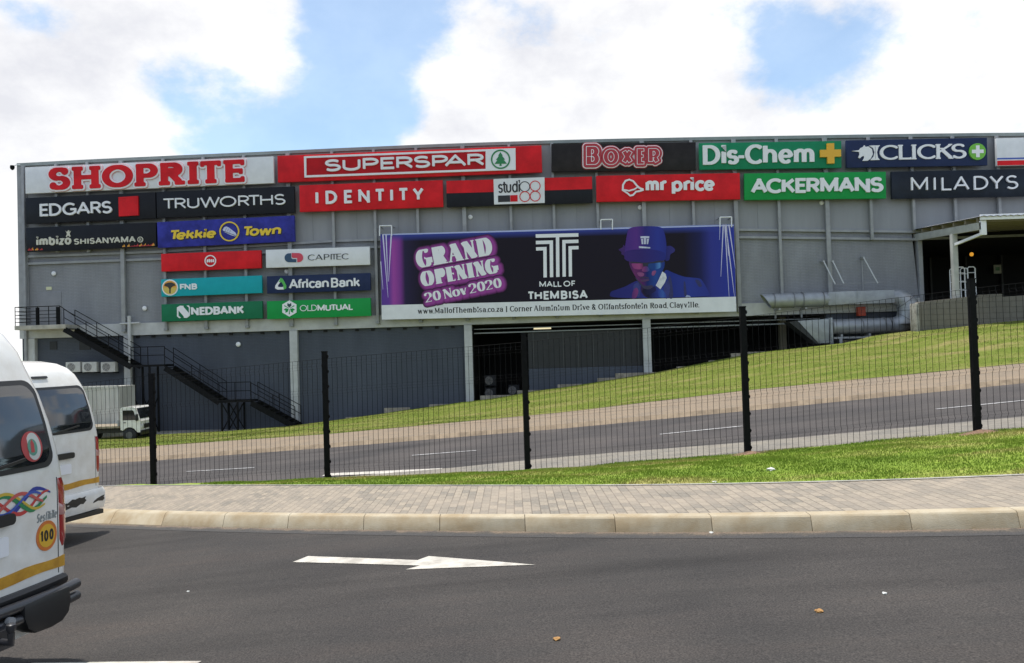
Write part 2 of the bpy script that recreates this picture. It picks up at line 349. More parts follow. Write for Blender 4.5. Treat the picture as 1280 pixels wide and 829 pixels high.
# ------------------------------------------------------------------ lettering: strokes -> distance field -> outlines -> solid letters
def A(cx, cy, rx, ry, a0, a1): return ('a', cx, cy, rx, ry, a0, a1)
GL = {   # glyph: (width, [strokes]); cap height 1, x-height .7
'A': (.76, [[(0, 0), (.38, 1), (.76, 0)], [(.13, .33), (.63, .33)]]),
'B': (.54, [[(.28, .53), (0, .53), (0, 1), (.28, 1), A(.28, .765, .23, .235, 90, -90)], [(0, .53), (0, 0), (.29, 0), A(.29, .265, .25, .265, -90, 90)]]),
'C': (.74, [[A(.42, .5, .42, .5, 48, 312)]]),
'D': (.66, [[(.22, 1), (0, 1), (0, 0), (.22, 0), A(.22, .5, .44, .5, -90, 90)]]),
'E': (.48, [[(.48, 1), (0, 1), (0, 0), (.48, 0)], [(0, .52), (.42, .52)]]),
'F': (.46, [[(.46, 1), (0, 1), (0, 0)], [(0, .5), (.40, .5)]]),
'G': (.8, [[A(.42, .5, .42, .5, 48, 320), (.78, .22), (.78, .46), (.46, .46)]]),
'H': (.64, [[(0, 0), (0, 1)], [(.64, 0), (.64, 1)], [(0, .52), (.64, .52)]]),
'I': (.0, [[(0, 0), (0, 1)]]),
'K': (.58, [[(0, 0), (0, 1)], [(.56, 1), (.04, .45)], [(.2, .6), (.58, 0)]]),
'L': (.46, [[(0, 1), (0, 0), (.46, 0)]]),
'M': (.8, [[(0, 0), (0, 1), (.4, .15), (.8, 1), (.8, 0)]]),
'N': (.64, [[(0, 0), (0, 1), (.64, 0), (.64, 1)]]),
'O': (.86, [[A(.43, .5, .43, .5, 0, 360)]]),
'P': (.52, [[(0, 0), (0, 1), (.26, 1), A(.26, .73, .26, .27, 90, -90), (0, .46)]]),
'R': (.56, [[(0, 0), (0, 1), (.27, 1), A(.27, .74, .26, .26, 90, -90), (0, .48)], [(.27, .48), (.56, 0)]]),
'S': (.54, [[A(.27, .755, .25, .245, 35, 250), A(.27, .265, .27, .265, 75, -145)]]),
'T': (.6, [[(0, 1), (.6, 1)], [(.3, 1), (.3, 0)]]),
'U': (.6, [[(0, 1), (0, .3), A(.3, .3, .3, .3, 180, 360), (.6, 1)]]),
'V': (.7, [[(0, 1), (.35, 0), (.7, 1)]]),
'W': (1.05, [[(0, 1), (.27, 0), (.525, 1), (.78, 0), (1.05, 1)]]),
'X': (.62, [[(0, 1), (.62, 0)], [(0, 0), (.62, 1)]]),
'Y': (.64, [[(0, 1), (.32, .46), (.64, 1)], [(.32, .46), (.32, 0)]]),
'Z': (.55, [[(0, 1), (.55, 1), (0, 0), (.55, 0)]]),
'a': (.46, [[(.46, 0), (.46, .45), A(.235, .45, .225, .25, 0, 155)], [A(.22, .2, .22, .2, 0, 360)]]),
'b': (.52, [[(0, 1), (0, 0)], [A(.26, .35, .26, .35, 0, 360)]]),
'c': (.46, [[A(.27, .35, .27, .35, 48, 312)]]),
'd': (.52, [[(.52, 1), (.52, 0)], [A(.26, .35, .26, .35, 0, 360)]]),
'e': (.52, [[(.02, .35), (.5, .35)], [A(.26, .35, .26, .35, 5, 312)]]),
'f': (.32, [[(.13, 0), (.13, .78), A(.33, .78, .2, .22, 180, 85)], [(0, .68), (.32, .68)]]),
'h': (.48, [[(0, 0), (0, 1)], [(0, .42), A(.24, .42, .24, .28, 180, 0), (.48, 0)]]),
'i': (.0, [[(0, 0), (0, .7)], [(0, .97), (0, 1.08)]]),
'k': (.46, [[(0, 0), (0, 1)], [(.42, .7), (.03, .33)], [(.17, .44), (.46, 0)]]),
'l': (.0, [[(0, 0), (0, 1)]]),
'm': (.8, [[(0, 0), (0, .7)], [(0, .45), A(.2, .45, .2, .25, 180, 0), (.4, 0)], [(.4, .45), A(.6, .45, .2, .25, 180, 0), (.8, 0)]]),
'n': (.48, [[(0, 0), (0, .7)], [(0, .42), A(.24, .42, .24, .28, 180, 0), (.48, 0)]]),
'o': (.54, [[A(.27, .35, .27, .35, 0, 360)]]),
'p': (.52, [[(0, .7), (0, -.3)], [A(.26, .35, .26, .35, 0, 360)]]),
'r': (.28, [[(0, 0), (0, .7)], [(0, .42), A(.24, .42, .24, .28, 180, 75)]]),
's': (.4, [[A(.2, .525, .19, .175, 35, 250), A(.2, .18, .2, .18, 75, -145)]]),
't': (.40, [[(.17, .95), (.17, .2), A(.35, .2, .18, .2, 180, 275)], [(-.04, .7), (.40, .7)]]),
'u': (.46, [[(0, .7), (0, .24), A(.23, .24, .23, .24, 180, 360), (.46, .7)]]),
'v': (.48, [[(0, .7), (.24, 0), (.48, .7)]]),
'w': (.8, [[(0, .7), (.2, 0), (.4, .7), (.6, 0), (.8, .7)]]),
'y': (.48, [[(0, .7), (.25, .04)], [(.48, .7), (.16, -.28)]]),
'z': (.42, [[(0, .7), (.42, .7), (0, 0), (.42, 0)]]),
'0': (.56, [[A(.28, .5, .28, .5, 0, 360)]]),
'1': (.2, [[(0, .78), (.2, 1), (.2, 0)]]),
'2': (.56, [[A(.28, .71, .28, .29, 165, -35), (0, 0), (.56, 0)]]),
'-': (.3, [[(0, .36), (.3, .36)]]),
'.': (.0, [[(0, 0), (0, .06)]]),
',': (.05, [[(.05, .06), (0, -.14)]]),
'|': (.0, [[(0, -.15), (0, 1)]]),
'&': (.6, [[(.6, 0), (.12, .72), A(.27, .8, .16, .2, 200, -10), (.1, .4), A(.24, .24, .22, .24, 130, 330), (.58, .5)]]),
}
def path_pts(st):
    out = []      # (x, y, is_arc)
    for it in st:
        if it[0] == 'a':
            _, cx, cy, rx, ry, a0, a1 = it
            n = max(6, int(abs(a1 - a0) / 9))
            for k in range(n + 1):
                t = R(a0 + (a1 - a0) * k / n); out.append((cx + rx * math.cos(t), cy + ry * math.sin(t), 1))
        else: out.append((it[0], it[1], 0))
    return out

class Style:
    def __init__(s, wv=.18, wh=None, sp=.12, serif=0, st=.07, rnd=0.0, slant=0.0, contrast=False, space=.3):
        s.wv = wv; s.wh = wv if wh is None else wh; s.sp = sp; s.serif = serif; s.st = st; s.rnd = rnd; s.slant = slant; s.contrast = contrast; s.space = space

def seg_prims(ch, k, S):
    """boxes and discs of one glyph: list of (x0,y0,x1,y1,halfwidth) + discs + clip"""
    wv, wh = S.wv, S.wh; hw = wh / 2
    X = lambda x: wv / 2 + x * k
    Y = lambda y: hw + y * (1 - 2 * hw)
    boxes, discs = [], []
    for st in GL[ch][1]:
        p = [(X(x), Y(y), a) for x, y, a in path_pts(st)]
        closed = abs(p[0][0] - p[-1][0]) + abs(p[0][1] - p[-1][1]) < 1e-5 and len(p) > 3
        n = len(p); ws = []
        for i in range(n - 1):
            dx, dy = p[i + 1][0] - p[i][0], p[i + 1][1] - p[i][1]; L = math.hypot(dx, dy) or 1e-9
            if S.contrast:
                arc = p[i][2] and p[i + 1][2]
                if arc: f = (abs(dy) / L) ** 1.3
                elif abs(dx) < .12 * abs(dy): f = .12 if ch in 'NM' and not (ch == 'M' and p[i][0] > .5 * k) else 1
                elif abs(dy) < .12 * abs(dx): f = 0
                else: f = 1.0 if dx * dy < 0 else .12
                if ch == 'Z' or ch == 'z': f = 1 - f
                w = wh + (wv - wh) * f
            else:
                w = wh + (wv - wh) * abs(dy) / L
            ws.append(w)
        for i in range(n - 1):
            x0, y0, a0 = p[i]; x1, y1, a1 = p[i + 1]
            dx, dy = x1 - x0, y1 - y0; L = math.hypot(dx, dy)
            if L < 1e-6: continue
            dx /= L; dy /= L; e0 = e1 = 0.0
            if not (a0 and a1):           # mitre the corners between straight strokes
                if i > 0 and not a0: e0 = ws[i - 1] / 2
                if i < n - 2 and not a1: e1 = ws[i + 1] / 2
            boxes.append((x0 - dx * e0, y0 - dy * e0, x1 + dx * e1, y1 + dy * e1, ws[i] / 2))
            if i > 0 or closed: discs.append((x0, y0, min(ws[i], ws[i - 1]) / 2))
        if S.serif:
            for (i, j) in ((0, 1), (n - 1, n - 2)) if not closed else ():
                x, y, a = p[i]; dx, dy = p[j][0] - x, p[j][1] - y
                w = ws[0] if i == 0 else ws[-1]
                if abs(dy) > abs(dx) * .5 and not a:
                    base = min((0.0, 1.0, .7), key=lambda q: abs(Y(q) - y))
                    yy = {0.0: S.st / 2, 1.0: 1 - S.st / 2, .7: Y(.7) + hw - S.st / 2}[base]
                    boxes.append((x - w / 2 - S.serif, yy, x + w / 2 + S.serif, yy, S.st / 2))
                elif not a:
                    sg = -1 if y > .5 else 1
                    boxes.append((x, y - hw * sg, x, y + sg * S.serif * 1.9, S.st / 2))
                else: discs.append((x, y, S.st * .9))
            for i in range(1, n - 1):
                x, y, a = p[i]
                if not a and (y < .2 or y > .8) and ch not in 'VWAMNUvw':
                    yy = S.st / 2 if y < .5 else 1 - S.st / 2
                    boxes.append((x - ws[i] / 2 - S.serif, yy, x, yy, S.st / 2))
    return boxes, discs

def field(boxes, discs, xs, ys, clip=None, shrink=0.0):
    Xg, Yg = np.meshgrid(xs, ys); Fd = np.full(Xg.shape, 9.0)
    for (x0, y0, x1, y1, h) in boxes:
        dx, dy = x1 - x0, y1 - y0; L = math.hypot(dx, dy)
        if L < 1e-9: continue
        dx /= L; dy /= L; cx, cy = (x0 + x1) / 2, (y0 + y1) / 2
        a = np.abs((Xg - cx) * dx + (Yg - cy) * dy) - max(L / 2 - shrink, .01); b = np.abs(-(Xg - cx) * dy + (Yg - cy) * dx) - max(h - shrink, .01)
        d = np.hypot(np.maximum(a, 0), np.maximum(b, 0)) + np.minimum(np.maximum(a, b), 0)
        Fd = np.minimum(Fd, d)
    for (x, y, r) in discs: Fd = np.minimum(Fd, np.hypot(Xg - x, Yg - y) - max(r - shrink, .01))
    if clip is not None: Fd = np.maximum(Fd, np.maximum(Yg - (clip[1] - shrink), (clip[0] + shrink) - Yg))
    return Fd

SEGT = {1: [(0, 3)], 2: [(1, 0)], 3: [(1, 3)], 4: [(2, 1)], 5: [(0, 3), (2, 1)], 6: [(2, 0)], 7: [(2, 3)], 8: [(3, 2)], 9: [(0, 2)], 10: [(1, 0), (3, 2)], 11: [(1, 2)], 12: [(3, 1)], 13: [(0, 1)], 14: [(3, 0)]}
def contours(Fd, xs, ys, level):
    G = Fd - level; G[0, :] = G[-1, :] = 9; G[:, 0] = G[:, -1] = 9
    I = (G < 0).astype(int)
    code = I[:-1, :-1] + 2 * I[:-1, 1:] + 4 * I[1:, 1:] + 8 * I[1:, :-1]
    nxt, pos = {}, {}
    def ept(j, i, e):
        if e == 0: key, (ja, ia, jb, ib) = (j, i, 0), (j, i, j, i + 1)
        elif e == 2: key, (ja, ia, jb, ib) = (j + 1, i, 0), (j + 1, i, j + 1, i + 1)
        elif e == 3: key, (ja, ia, jb, ib) = (j, i, 1), (j, i, j + 1, i)
        else: key, (ja, ia, jb, ib) = (j, i + 1, 1), (j, i + 1, j + 1, i + 1)
        if key not in pos:
            ga, gb = G[ja, ia], G[jb, ib]; t = ga / (ga - gb)
            pos[key] = (xs[ia] + (xs[ib] - xs[ia]) * t, ys[ja] + (ys[jb] - ys[ja]) * t)
        return key
    for j, i in zip(*np.nonzero((code > 0) & (code < 15))):
        for a, b in SEGT[int(code[j, i])]: nxt[ept(j, i, a)] = ept(j, i, b)
    loops = []
    while nxt:
        k0, k = nxt.popitem(); lp = [pos[k0]]
        while k != k0 and k in nxt:
            lp.append(pos[k]); k = nxt.pop(k)
        out = []                                   # drop points on straight runs
        for q in lp:
            out.append(q)
            while len(out) >= 3:
                (ax, ay), (bx, by), (c_x, c_y) = out[-3:]
                if abs((bx - ax) * (c_y - ay) - (by - ay) * (c_x - ax)) < 2.2e-4 * math.hypot(c_x - ax, c_y - ay) / .1 * .35 and math.hypot(c_x - ax, c_y - ay) < .35: out.pop(-2)
                else: break
        if len(out) > 2: loops.append(out)
    return loops

def solid(mb, loops, fn, depth, back=False):
    """loops in the plane -> front face + rim; fn(x, z, y) gives the 3-D point; the front stands at y = -depth"""
    vs = []; fs = []; 
    flat = [p for l in loops for p in l]; n = len(flat)
    vs = [fn(x, z, -depth) for x, z in flat] + [fn(x, z, 0.0) for x, z in flat]
    for t in tessellate_polygon([[Vector((x, z, 0)) for x, z in l] for l in loops]): fs.append(tuple(t))
    b = 0
    for l in loops:
        m = len(l)
        for i in range(m): fs.append((b + i, b + (i + 1) % m, n + b + (i + 1) % m, n + b + i))
        b += m
    mb.add(vs, fs)

PROF = {}
def profile(c, S, k):
    key = (c, id(S), round(k, 2))
    if key not in PROF:
        bx, ds = seg_prims(c, k, S); w = GL[c][0] * k + S.wv
        xs = np.arange(-.2, w + .2, .03); ys = np.arange(.04, 1.0, .08)
        I = field(bx, ds, xs, ys) < 0
        l = np.array([xs[np.argmax(r)] if r.any() else .3 for r in I]); r_ = np.array([w - xs[len(xs) - 1 - np.argmax(r[::-1])] if r.any() else .3 for r in I])
        PROF[key] = (l, r_)
    return PROF[key]
def kerning(chars, S, k, caps):
    out = []
    for i, c in enumerate(chars):
        if i == len(chars) - 1 or c == ' ': out.append(0.0); continue
        d = chars[i + 1]; extra = 0.0
        if d == ' ': d = chars[i + 2]; extra = S.space
        g = profile(c, S, k)[1] + profile(d, S, k)[0]
        lim = .16 + S.sp
        m = float(np.mean(np.minimum(g - g.min(), lim)))
        out.append(S.sp - g.min() - m * .40 + .055 + extra if m * .40 - .055 < S.sp - .06 else .06 - g.min() + extra)
    return out

def lettering(text, S, layers, root, p0, p1, H, y=0.0, rot=0.0, split=True, name='letter', caps=None, step=None):
    """text from p0 to p1 (x, z in the thing's own frame, on the baseline), cap height H.
    layers: list of (level, depth, material), widest first; level in cap heights"""
    caps = caps or {}
    Wd = math.hypot(p1[0] - p0[0], p1[1] - p0[1])
    chars = [c for c in text]
    glyphs = [c for c in chars if c != ' ']
    tot_adv = sum(GL[c][0] * caps.get(c, 1) for c in glyphs)
    fixed = sum(S.wv * caps.get(c, 1) for c in glyphs) + S.sp * (len(glyphs) - 1) + (S.space) * chars.count(' ')
    k = max(.25, (Wd / H - fixed) / max(tot_adv, 1e-6))
    for _ in range(4):                    # even optical gaps, then the width that fills the line
        kern = kerning(chars, S, k, caps)
        tot = sum((GL[c][0] * k + S.wv) * caps.get(c, 1) for c in glyphs) + sum(kern)
        k = max(.25, k + (Wd / H - tot) / max(tot_adv, 1e-6))
    kern = kerning(chars, S, k, caps)
    ca, sa = math.cos(rot), math.sin(rot)
    x = 0.0; step = step or .026
    maxl = max(l for l, _, _ in layers)
    mbs = [MB() for _ in layers]
    for ci, c in enumerate(chars):
        if c == ' ': continue
        sc = caps.get(c, 1)
        boxes, discs = seg_prims(c, k, S)
        pad = maxl + S.serif + .08
        w = GL[c][0] * k + S.wv
        ylo, yhi = (-.4 if c in 'py,|' else 0) - pad, 1.08 + pad
        xs = np.arange(-pad - .1, w + pad + .1, step); ys = np.arange(ylo, yhi, step)
        clip = (0.0, 1.0) if c.isupper() or c.isdigit() else ((0.0, 1.1) if c in 'bdhkl' else ((0.0, .7) if c in 'vwz' else None))
        Fd = field(boxes, discs, xs, ys, clip, S.rnd)
        for li, (lev, dep, m) in enumerate(layers):
            loops = contours(Fd.copy(), xs, ys, lev + S.rnd)
            if not loops: continue
            def fn(px, pz, yy, x=x, sc=sc, li=li):
                lx = (x + px * sc + S.slant * pz) * H; lz = pz * sc * H
                return (p0[0] + lx * ca - lz * sa, y + yy, p0[1] + lx * sa + lz * ca)
            if split:
                mb = MB(); solid(mb, loops, fn, dep)
                mb.build(name if li == len(layers) - 1 else name + '_outline', m, root, world=False)
            else: solid(mbs[li], loops, fn, dep)
        x += w * sc + kern[ci]
    if not split:
        for li, (lev, dep, m) in enumerate(layers):
            if mbs[li].v: mbs[li].build(name if li == len(layers) - 1 else name + '_glow', m, root, world=False)

def flat(root, name, m, loops, y, depth):
    mb = MB(); solid(mb, loops, lambda a, b, yy: (a, y + yy, b), depth)
    return mb.build(name, m, root, world=False)
def circ(cx, cz, r, n=32, rz=None, a0=0, a1=360):
    rz = rz or r
    full = abs(a1 - a0) >= 360
    return [(cx + r * math.cos(R(a0 + (a1 - a0) * k / n)), cz + rz * math.sin(R(a0 + (a1 - a0) * k / n))) for k in range(n if full else n + 1)]
def rect(x0, x1, z0, z1): return [(x0, z0), (x1, z0), (x1, z1), (x0, z1)]

# ------------------------------------------------------------------ terrain lines
def zn(X):
    X = max(-14, min(25, X)); return .052 * X - .0030 * X * X if X < 0 else .05 * X
def Uroad(px, py, lift=0.0):
    r = ray(px, py); t = 5.0
    for _ in range(60):
        P = CAM + r * t; t += ((zn(P.x) + lift) - P.z) / r.z * .8
    return CAM + r * t
def curve_fit(pts, lift, xl, xr):
    P = [Uroad(a, b, lift) for a, b in pts]
    c = np.polyfit([p.x for p in P], [p.y for p in P], 3)
    f = lambda X: float(np.polyval(c, X))
    def g(X):
        if X < xl:
            X2 = max(X, xl - 3); s = (f(xl) - f(xl - .2)) / .2
            return f(xl) + s * (X2 - xl) - .2 * (X - X2)
        if X > xr: return f(xr) - .22 * (X - xr)
        return f(X)
    return g
yK = curve_fit([(80, 654), (136, 655.8), (203, 656.8), (282, 659.8), (366, 661.7), (420, 663.3), (552, 664.6), (655, 665.5), (763, 665.8), (860, 665.8), (1000, 665), (1127, 663.2), (1280, 661.6)], 0, -5.9, 4.6)
yK2 = curve_fit([(89, 637.2), (136, 638.6), (207, 640.4), (285, 642.6), (367, 645), (420, 646), (552, 646.4), (656, 646.2), (860, 645.9), (1000, 644.2), (1124, 642.4), (1280, 640.4)], .15, -6.1, 4.8)
yB = curve_fit([(131, 608), (300, 607.4), (420, 606.8), (630, 608.3), (820, 607), (992, 604), (1125, 599.3), (1280, 595)], .15, -7.2, 6.0)
def lin(*p):
    xs = [q[0] for q in p]; zs = [q[1] for q in p]
    return lambda X: float(np.interp(X, xs, zs))
zF = lin((-150, -3.4), (-60, -2.9), (-30, -2.0), (-11, -.95), (-6.93, -.62), (-3.43, -.40), (.24, -.21), (3.87, .09), (7.3, .41), (14, .95), (30, 1.9), (60, 3), (150, 3.3))
yF = lambda X: 14.25 - .2 * X
yS = lambda X: 15.4 - .2 * X
yN = lambda X: 18.0 - .2 * X
yE = lambda X: 26.0 - .2 * X
yP = lambda X: 29.5 - .2 * X
zN = lin((-150, -3.6), (-60, -3.2), (-30, -2.5), (-14, -1.75), (-8, -1.2), (-1.53, -.69), (1.05, -.44), (4.9, -.15), (10.1, .32), (20, 1.05), (40, 2.1), (60, 2.8), (150, 3.1))
zE = lin((-150, -3.6), (-60, -3.1), (-30, -2.35), (-12.5, -1.54), (-6.2, -1.14), (1.5, -.59), (7.2, -.1), (14.6, .57), (30, 1.6), (60, 2.8), (150, 3.1))
zP = lin((-150, -3.3), (-60, -2.8), (-30, -2.1), (-15.4, -1.52), (-7, -1.05), (1.7, -.37), (8.1, .31), (16.5, 1.0), (30, 1.9), (60, 3), (150, 3.3))
yT = lin((-150, 60), (-60, 46), (-25, 44.0), (-22, 43.7), (-16, 44.2), (-12.3, 45.3), (-10, 45.55), (-2.2, 45.35), (7.5, 44.7), (13.5, 44.2), (17.7, 43), (18.6, 42), (20.3, 41), (25.4, 40.3), (60, 38.5), (150, 30))
zT = lin((-150, -2.6), (-60, -2.2), (-22, -2.06), (-16, -2.0), (-12.3, -1.93), (-9.5, -1.65), (-2.2, -.85), (7.5, .43), (13, 1.38), (17.7, 1.8), (18.6, 2.12), (20.3, 2.33), (25.4, 2.62), (60, 3.2), (150, 3.3))
def zS(X): return zF(X) - .18
Xs = sorted(set([-150, -110, -80, -60, -48, -40] + list(np.arange(-32, 32.01, .5)) + [40, 48, 60, 80, 110, 150]))
nz3 = lambda x, y, s, a: a * mnoise.noise(Vector((x * s, y * s, 3.7)))
def strip(name, f0, f1, n, m, jit=0, kind='structure', bulge=None, lift=0, xs=Xs):
    rows = []
    for i in range(n + 1):
        t = i / n; row = []
        for X in xs:
            y0, z0 = f0(X); y1, z1 = f1(X); y = y0 + (y1 - y0) * t; z = z0 + (z1 - z0) * t + lift
            if bulge: z += bulge(X, t)
            if jit and 0 < i < n: z += nz3(X, y, .6, jit)
            row.append((X, y, z))
        rows.append(row)
    o = sheet(name, rows, m); tag(o, kind=kind); return o
# ------------------------------------------------------------------ ground
far = sheet('ground', [[(x, y, -6.5) for x in (-4000, 0, 4000)] for y in (-4000, 0, 6000)], mat('dry_veld', (0.16, 0.14, 0.07), .95, .4, .02)); tag(far, kind='structure')
Xr = sorted(set(list(Xs) + list(np.arange(-12, 12, .25))))
rd = strip('road', lambda X: (-40, zn(X)), lambda X: (yK(X), zn(X)), 40, M_ROAD, xs=Xr); 
# kerb blocks, each about 0.95 m, with open joints
kb = MB(); jx = []
joints = [136, 205, 284, 366, 460, 553, 656, 764, 880, 1001, 1124, 1262]
jX = [Uroad(p, 656, .0).x for p in joints]
x = jX[0]
left = []
while x > -40: x -= .9; left.append(x)
x = jX[-1]; right = []
while x < 40: x += .95; right.append(x)
allj = left[::-1] + jX + right
for a, b in zip(allj[:-1], allj[1:]):
    a2, b2 = a + .003, b - .003
    pts = []
    for X in (a2, b2):
        z = zn(X); yk, yt = yK(X), max(yK2(X), yK(X) + .05)
        pts.append([(X, yk, z - .05), (X, yk + (yt - yk) * .06, z + .01), (X, yk + (yt - yk) * .86, z + .134), (X, yt + .012, z + .150), (X, yt + .13, z + .157), (X, yt + .13, z - .05)])
    b0 = len(kb.v); vs = pts[0] + pts[1]
    kb.add(vs, [(0, 1, 7, 6), (1, 2, 8, 7), (2, 3, 9, 8), (3, 4, 10, 9), (4, 5, 11, 10), (5, 4, 3, 2, 1, 0), (6, 7, 8, 9, 10, 11)])
tag(kb.build('kerb', M_KERB, bevel=.003, angle=30), kind='structure')
strip('kerb_bed', lambda X: (yK(X) + (yK2(X) - yK(X)) * .55, zn(X) - .02), lambda X: (yK2(X) + .135, zn(X) + .140), 2, mat('kerb_joint_mortar', (.24, .21, .17), .95), xs=Xr)
strip('pavement', lambda X: (yK2(X) + .13, zn(X) + .151), lambda X: (yB(X), zn(X) + .15), 8, M_PAVER, xs=Xr)
# white edging course behind the pavers, then the verge
strip('pavement_edging', lambda X: (yB(X) + .001, zn(X) + .157), lambda X: (yB(X) + .08, zn(X) + .155), 1, M_CONC, xs=Xr)
def verge_b(X, t): return .06 * math.sin(math.pi * t) + (nz3(X, t * 5, 1.1, .035) if 0 < t < 1 else 0)
strip('verge', lambda X: (yB(X) + .07, zn(X) + .15), lambda X: (yF(X) + .18, zF(X)), 18, M_VERGE, bulge=verge_b)
strip('verge_edge', lambda X: (yF(X) + .18, zF(X)), lambda X: (yS(X), zS(X)), 3, M_STRIP)
strip('roadside_paving', lambda X: (yS(X), zS(X)), lambda X: (yN(X), zN(X) + .02), 6, M_STRIP)
strip('road_beyond_fence', lambda X: (yN(X) - .3, zN(X) - .004), lambda X: (yE(X) + .2, zE(X)), 12, M_FROAD)
M_FK = mat('tan_kerb', (0.40, 0.30, 0.20), .9, .3, 3)
strip('kerb_beyond_fence', lambda X: (yE(X), zE(X) - .03), lambda X: (yE(X) + .10, zE(X) + .14), 1, M_FK)
strip('footpath_beyond_fence', lambda X: (yE(X) + .10, zE(X) + .14), lambda X: (yP(X), zP(X) + .02), 4, M_FPAVE)
def bank_b(X, t):
    w = max(0, min(1, (X + 14) / 10)); return w * (.10 * math.sin(math.pi * t) - .05 * math.sin(2 * math.pi * t)) + (nz3(X, t * 14, .35, .10) if 0 < t < 1 else 0)
strip('grass_bank', lambda X: (yP(X), zP(X) + .03), lambda X: (yT(X), zT(X)), 22, M_BANK, bulge=bank_b)
strip('yard', lambda X: (42.6 if X < -12 else yT(X) - 1.5, -2.12), lambda X: (70, -2.12), 2, mat('yard_concrete', (.34, .32, .28), .9, .25, .8), xs=[-150, -60, -30, -22, -16, -12.5, -10, -4, 6, 30, 60, 150])

# silt washed into the gutter along the kerb
mg, tg, bg_ = newmat('gutter_silt')
uvn = tg.nodes.new('ShaderNodeUVMap').outputs[0]; spn = tg.nodes.new('ShaderNodeSeparateXYZ'); tg.links.new(uvn, spn.inputs[0])
cog = tg.nodes.new('ShaderNodeTexCoord').outputs['Object']
ng = node(tg, 'ShaderNodeTexNoise', Scale=4.0, Detail=8.0, Roughness=.7); tg.links.new(cog, ng.inputs['Vector'])
mm = tg.nodes.new('ShaderNodeMath'); mm.operation = 'MULTIPLY_ADD'; tg.links.new(spn.outputs[1], mm.inputs[0]); mm.inputs[1].default_value = 2.6; tg.links.new(ng.outputs[0], mm.inputs[2])
n75 = node(tg, 'ShaderNodeTexNoise', Scale=75.0, Detail=3.0, Roughness=.7); tg.links.new(cog, n75.inputs['Vector'])
cg = ramp(tg, mm.outputs[0], [(.75, (.057, .053, .050)), (1.0, (.10, .082, .064)), (1.2, (.16, .12, .085))])
cg = mixc(tg, .8, cg, ramp(tg, n75.outputs[0], [(.34, (.5, .5, .5)), (.66, (1.5, 1.5, 1.5))]), 'MULTIPLY')
tg.links.new(cg, bg_.inputs['Base Color']); bg_.inputs['Roughness'].default_value = .92
strip('gutter_silt', lambda X: (yK(X) - .24, zn(X) + .003), lambda X: (yK(X) + .004, zn(X) + .006), 3, mg, xs=Xr)

# painted marks
def road_poly(name, pts, m, lift=.005, zf=None):
    P = [Uroad(a, b) for a, b in pts]; c = sum((Vector((p.x, p.y, 0)) for p in P), Vector()) / len(P)
    loops = [[(p.x, p.y) for p in P]]
    fl = loops[0]
    # subdivide the outline so that the paint follows the camber of the road
    me = bpy.data.meshes.new(name); bm = bmesh.new()
    f = bm.faces.new([bm.verts.new((x, y, 0)) for x, y in fl]); bmesh.ops.triangulate(bm, faces=bm.faces)
    for _ in range(3): bmesh.ops.subdivide_edges(bm, edges=[e for e in bm.edges if e.calc_length() > .3], cuts=1)
    bmesh.ops.triangulate(bm, faces=bm.faces)
    for v in bm.verts: v.co.z = zn(v.co.x) + lift
    if bm.faces and sum(q.normal.z for q in bm.faces) < 0: bmesh.ops.reverse_faces(bm, faces=bm.faces)
    bm.to_mesh(me); bm.free()
    return tag(finish(name, me, m), kind='structure')
road_poly('road_arrow', [(366, 703.2), (385, 695.8), (522, 700.8), (536, 695.8), (669, 706.6), (507, 712.6), (525, 707.6)], M_LINE)
road_poly('road_line', [(40, 829.5), (252, 827.2), (235, 836), (20, 838)], M_LINE)
def far_mark(name, a, b, w, m):     # dashes on the far road between two photo points
    def U(px, py):
        r = ray(px, py); t = 15.0
        for _ in range(60):
            P = CAM + r * t; tt = (P.y - yN(P.x)) / (yE(P.x) - yN(P.x)); z = zN(P.x) + (zE(P.x) - zN(P.x)) * tt + .012
            t += (z - P.z) / r.z * .6
        return CAM + r * t
    n = 6; rows = [[], []]
    for k in range(n + 1):
        P = U(a[0] + (b[0] - a[0]) * k / n, a[1] + (b[1] - a[1]) * k / n)
        rows[0].append(P + Vector((0, -w / 2, 0))); rows[1].append(P + Vector((0, w / 2, 0)))
    tag(sheet(name, rows, m), kind='structure')
for a, b in (((233, 589.5), (318, 584.5)), ((515, 569.2), (596, 563)), ((825, 542.8), (928, 532.5)), ((1170, 511.3), (1285, 500))):
    far_mark('road_dash', a, b, .12, M_LINE2)
far_mark('road_edge_mark', (405, 593.5), (552, 587), .42, M_LINE)

# grass blades standing on the verge and the bank (nobody could count them)
def blades(name, n, fpos, h0, h1, w, m):
    P = np.array(fpos(n)); n = len(P)
    ang = rng.uniform(0, 2 * np.pi, n); h = rng.uniform(h0, h1, n); lean = rng.normal(0, .35, (n, 2)) * h[:, None]
    dx, dy = np.cos(ang) * w * rng.uniform(.6, 1.3, n), np.sin(ang) * w * rng.uniform(.6, 1.3, n)
    V = np.empty((n, 3, 3)); V[:, 0] = P - np.stack([dx, dy, 0 * h + .01], 1); V[:, 1] = P + np.stack([dx, dy, 0 * h - .01], 1)
    V[:, 2] = P + np.stack([lean[:, 0], lean[:, 1], h], 1)
    me = bpy.data.meshes.new(name); me.vertices.add(n * 3); me.vertices.foreach_set('co', V.ravel())
    me.loops.add(n * 3); me.loops.foreach_set('vertex_index', np.arange(n * 3, dtype=np.int32))
    me.polygons.add(n); me.polygons.foreach_set('loop_start', np.arange(0, n * 3, 3, dtype=np.int32)); me.polygons.foreach_set('loop_total', np.full(n, 3, dtype=np.int32))
    me.update(); me.validate()
    return tag(finish(name, me, m), kind='stuff')
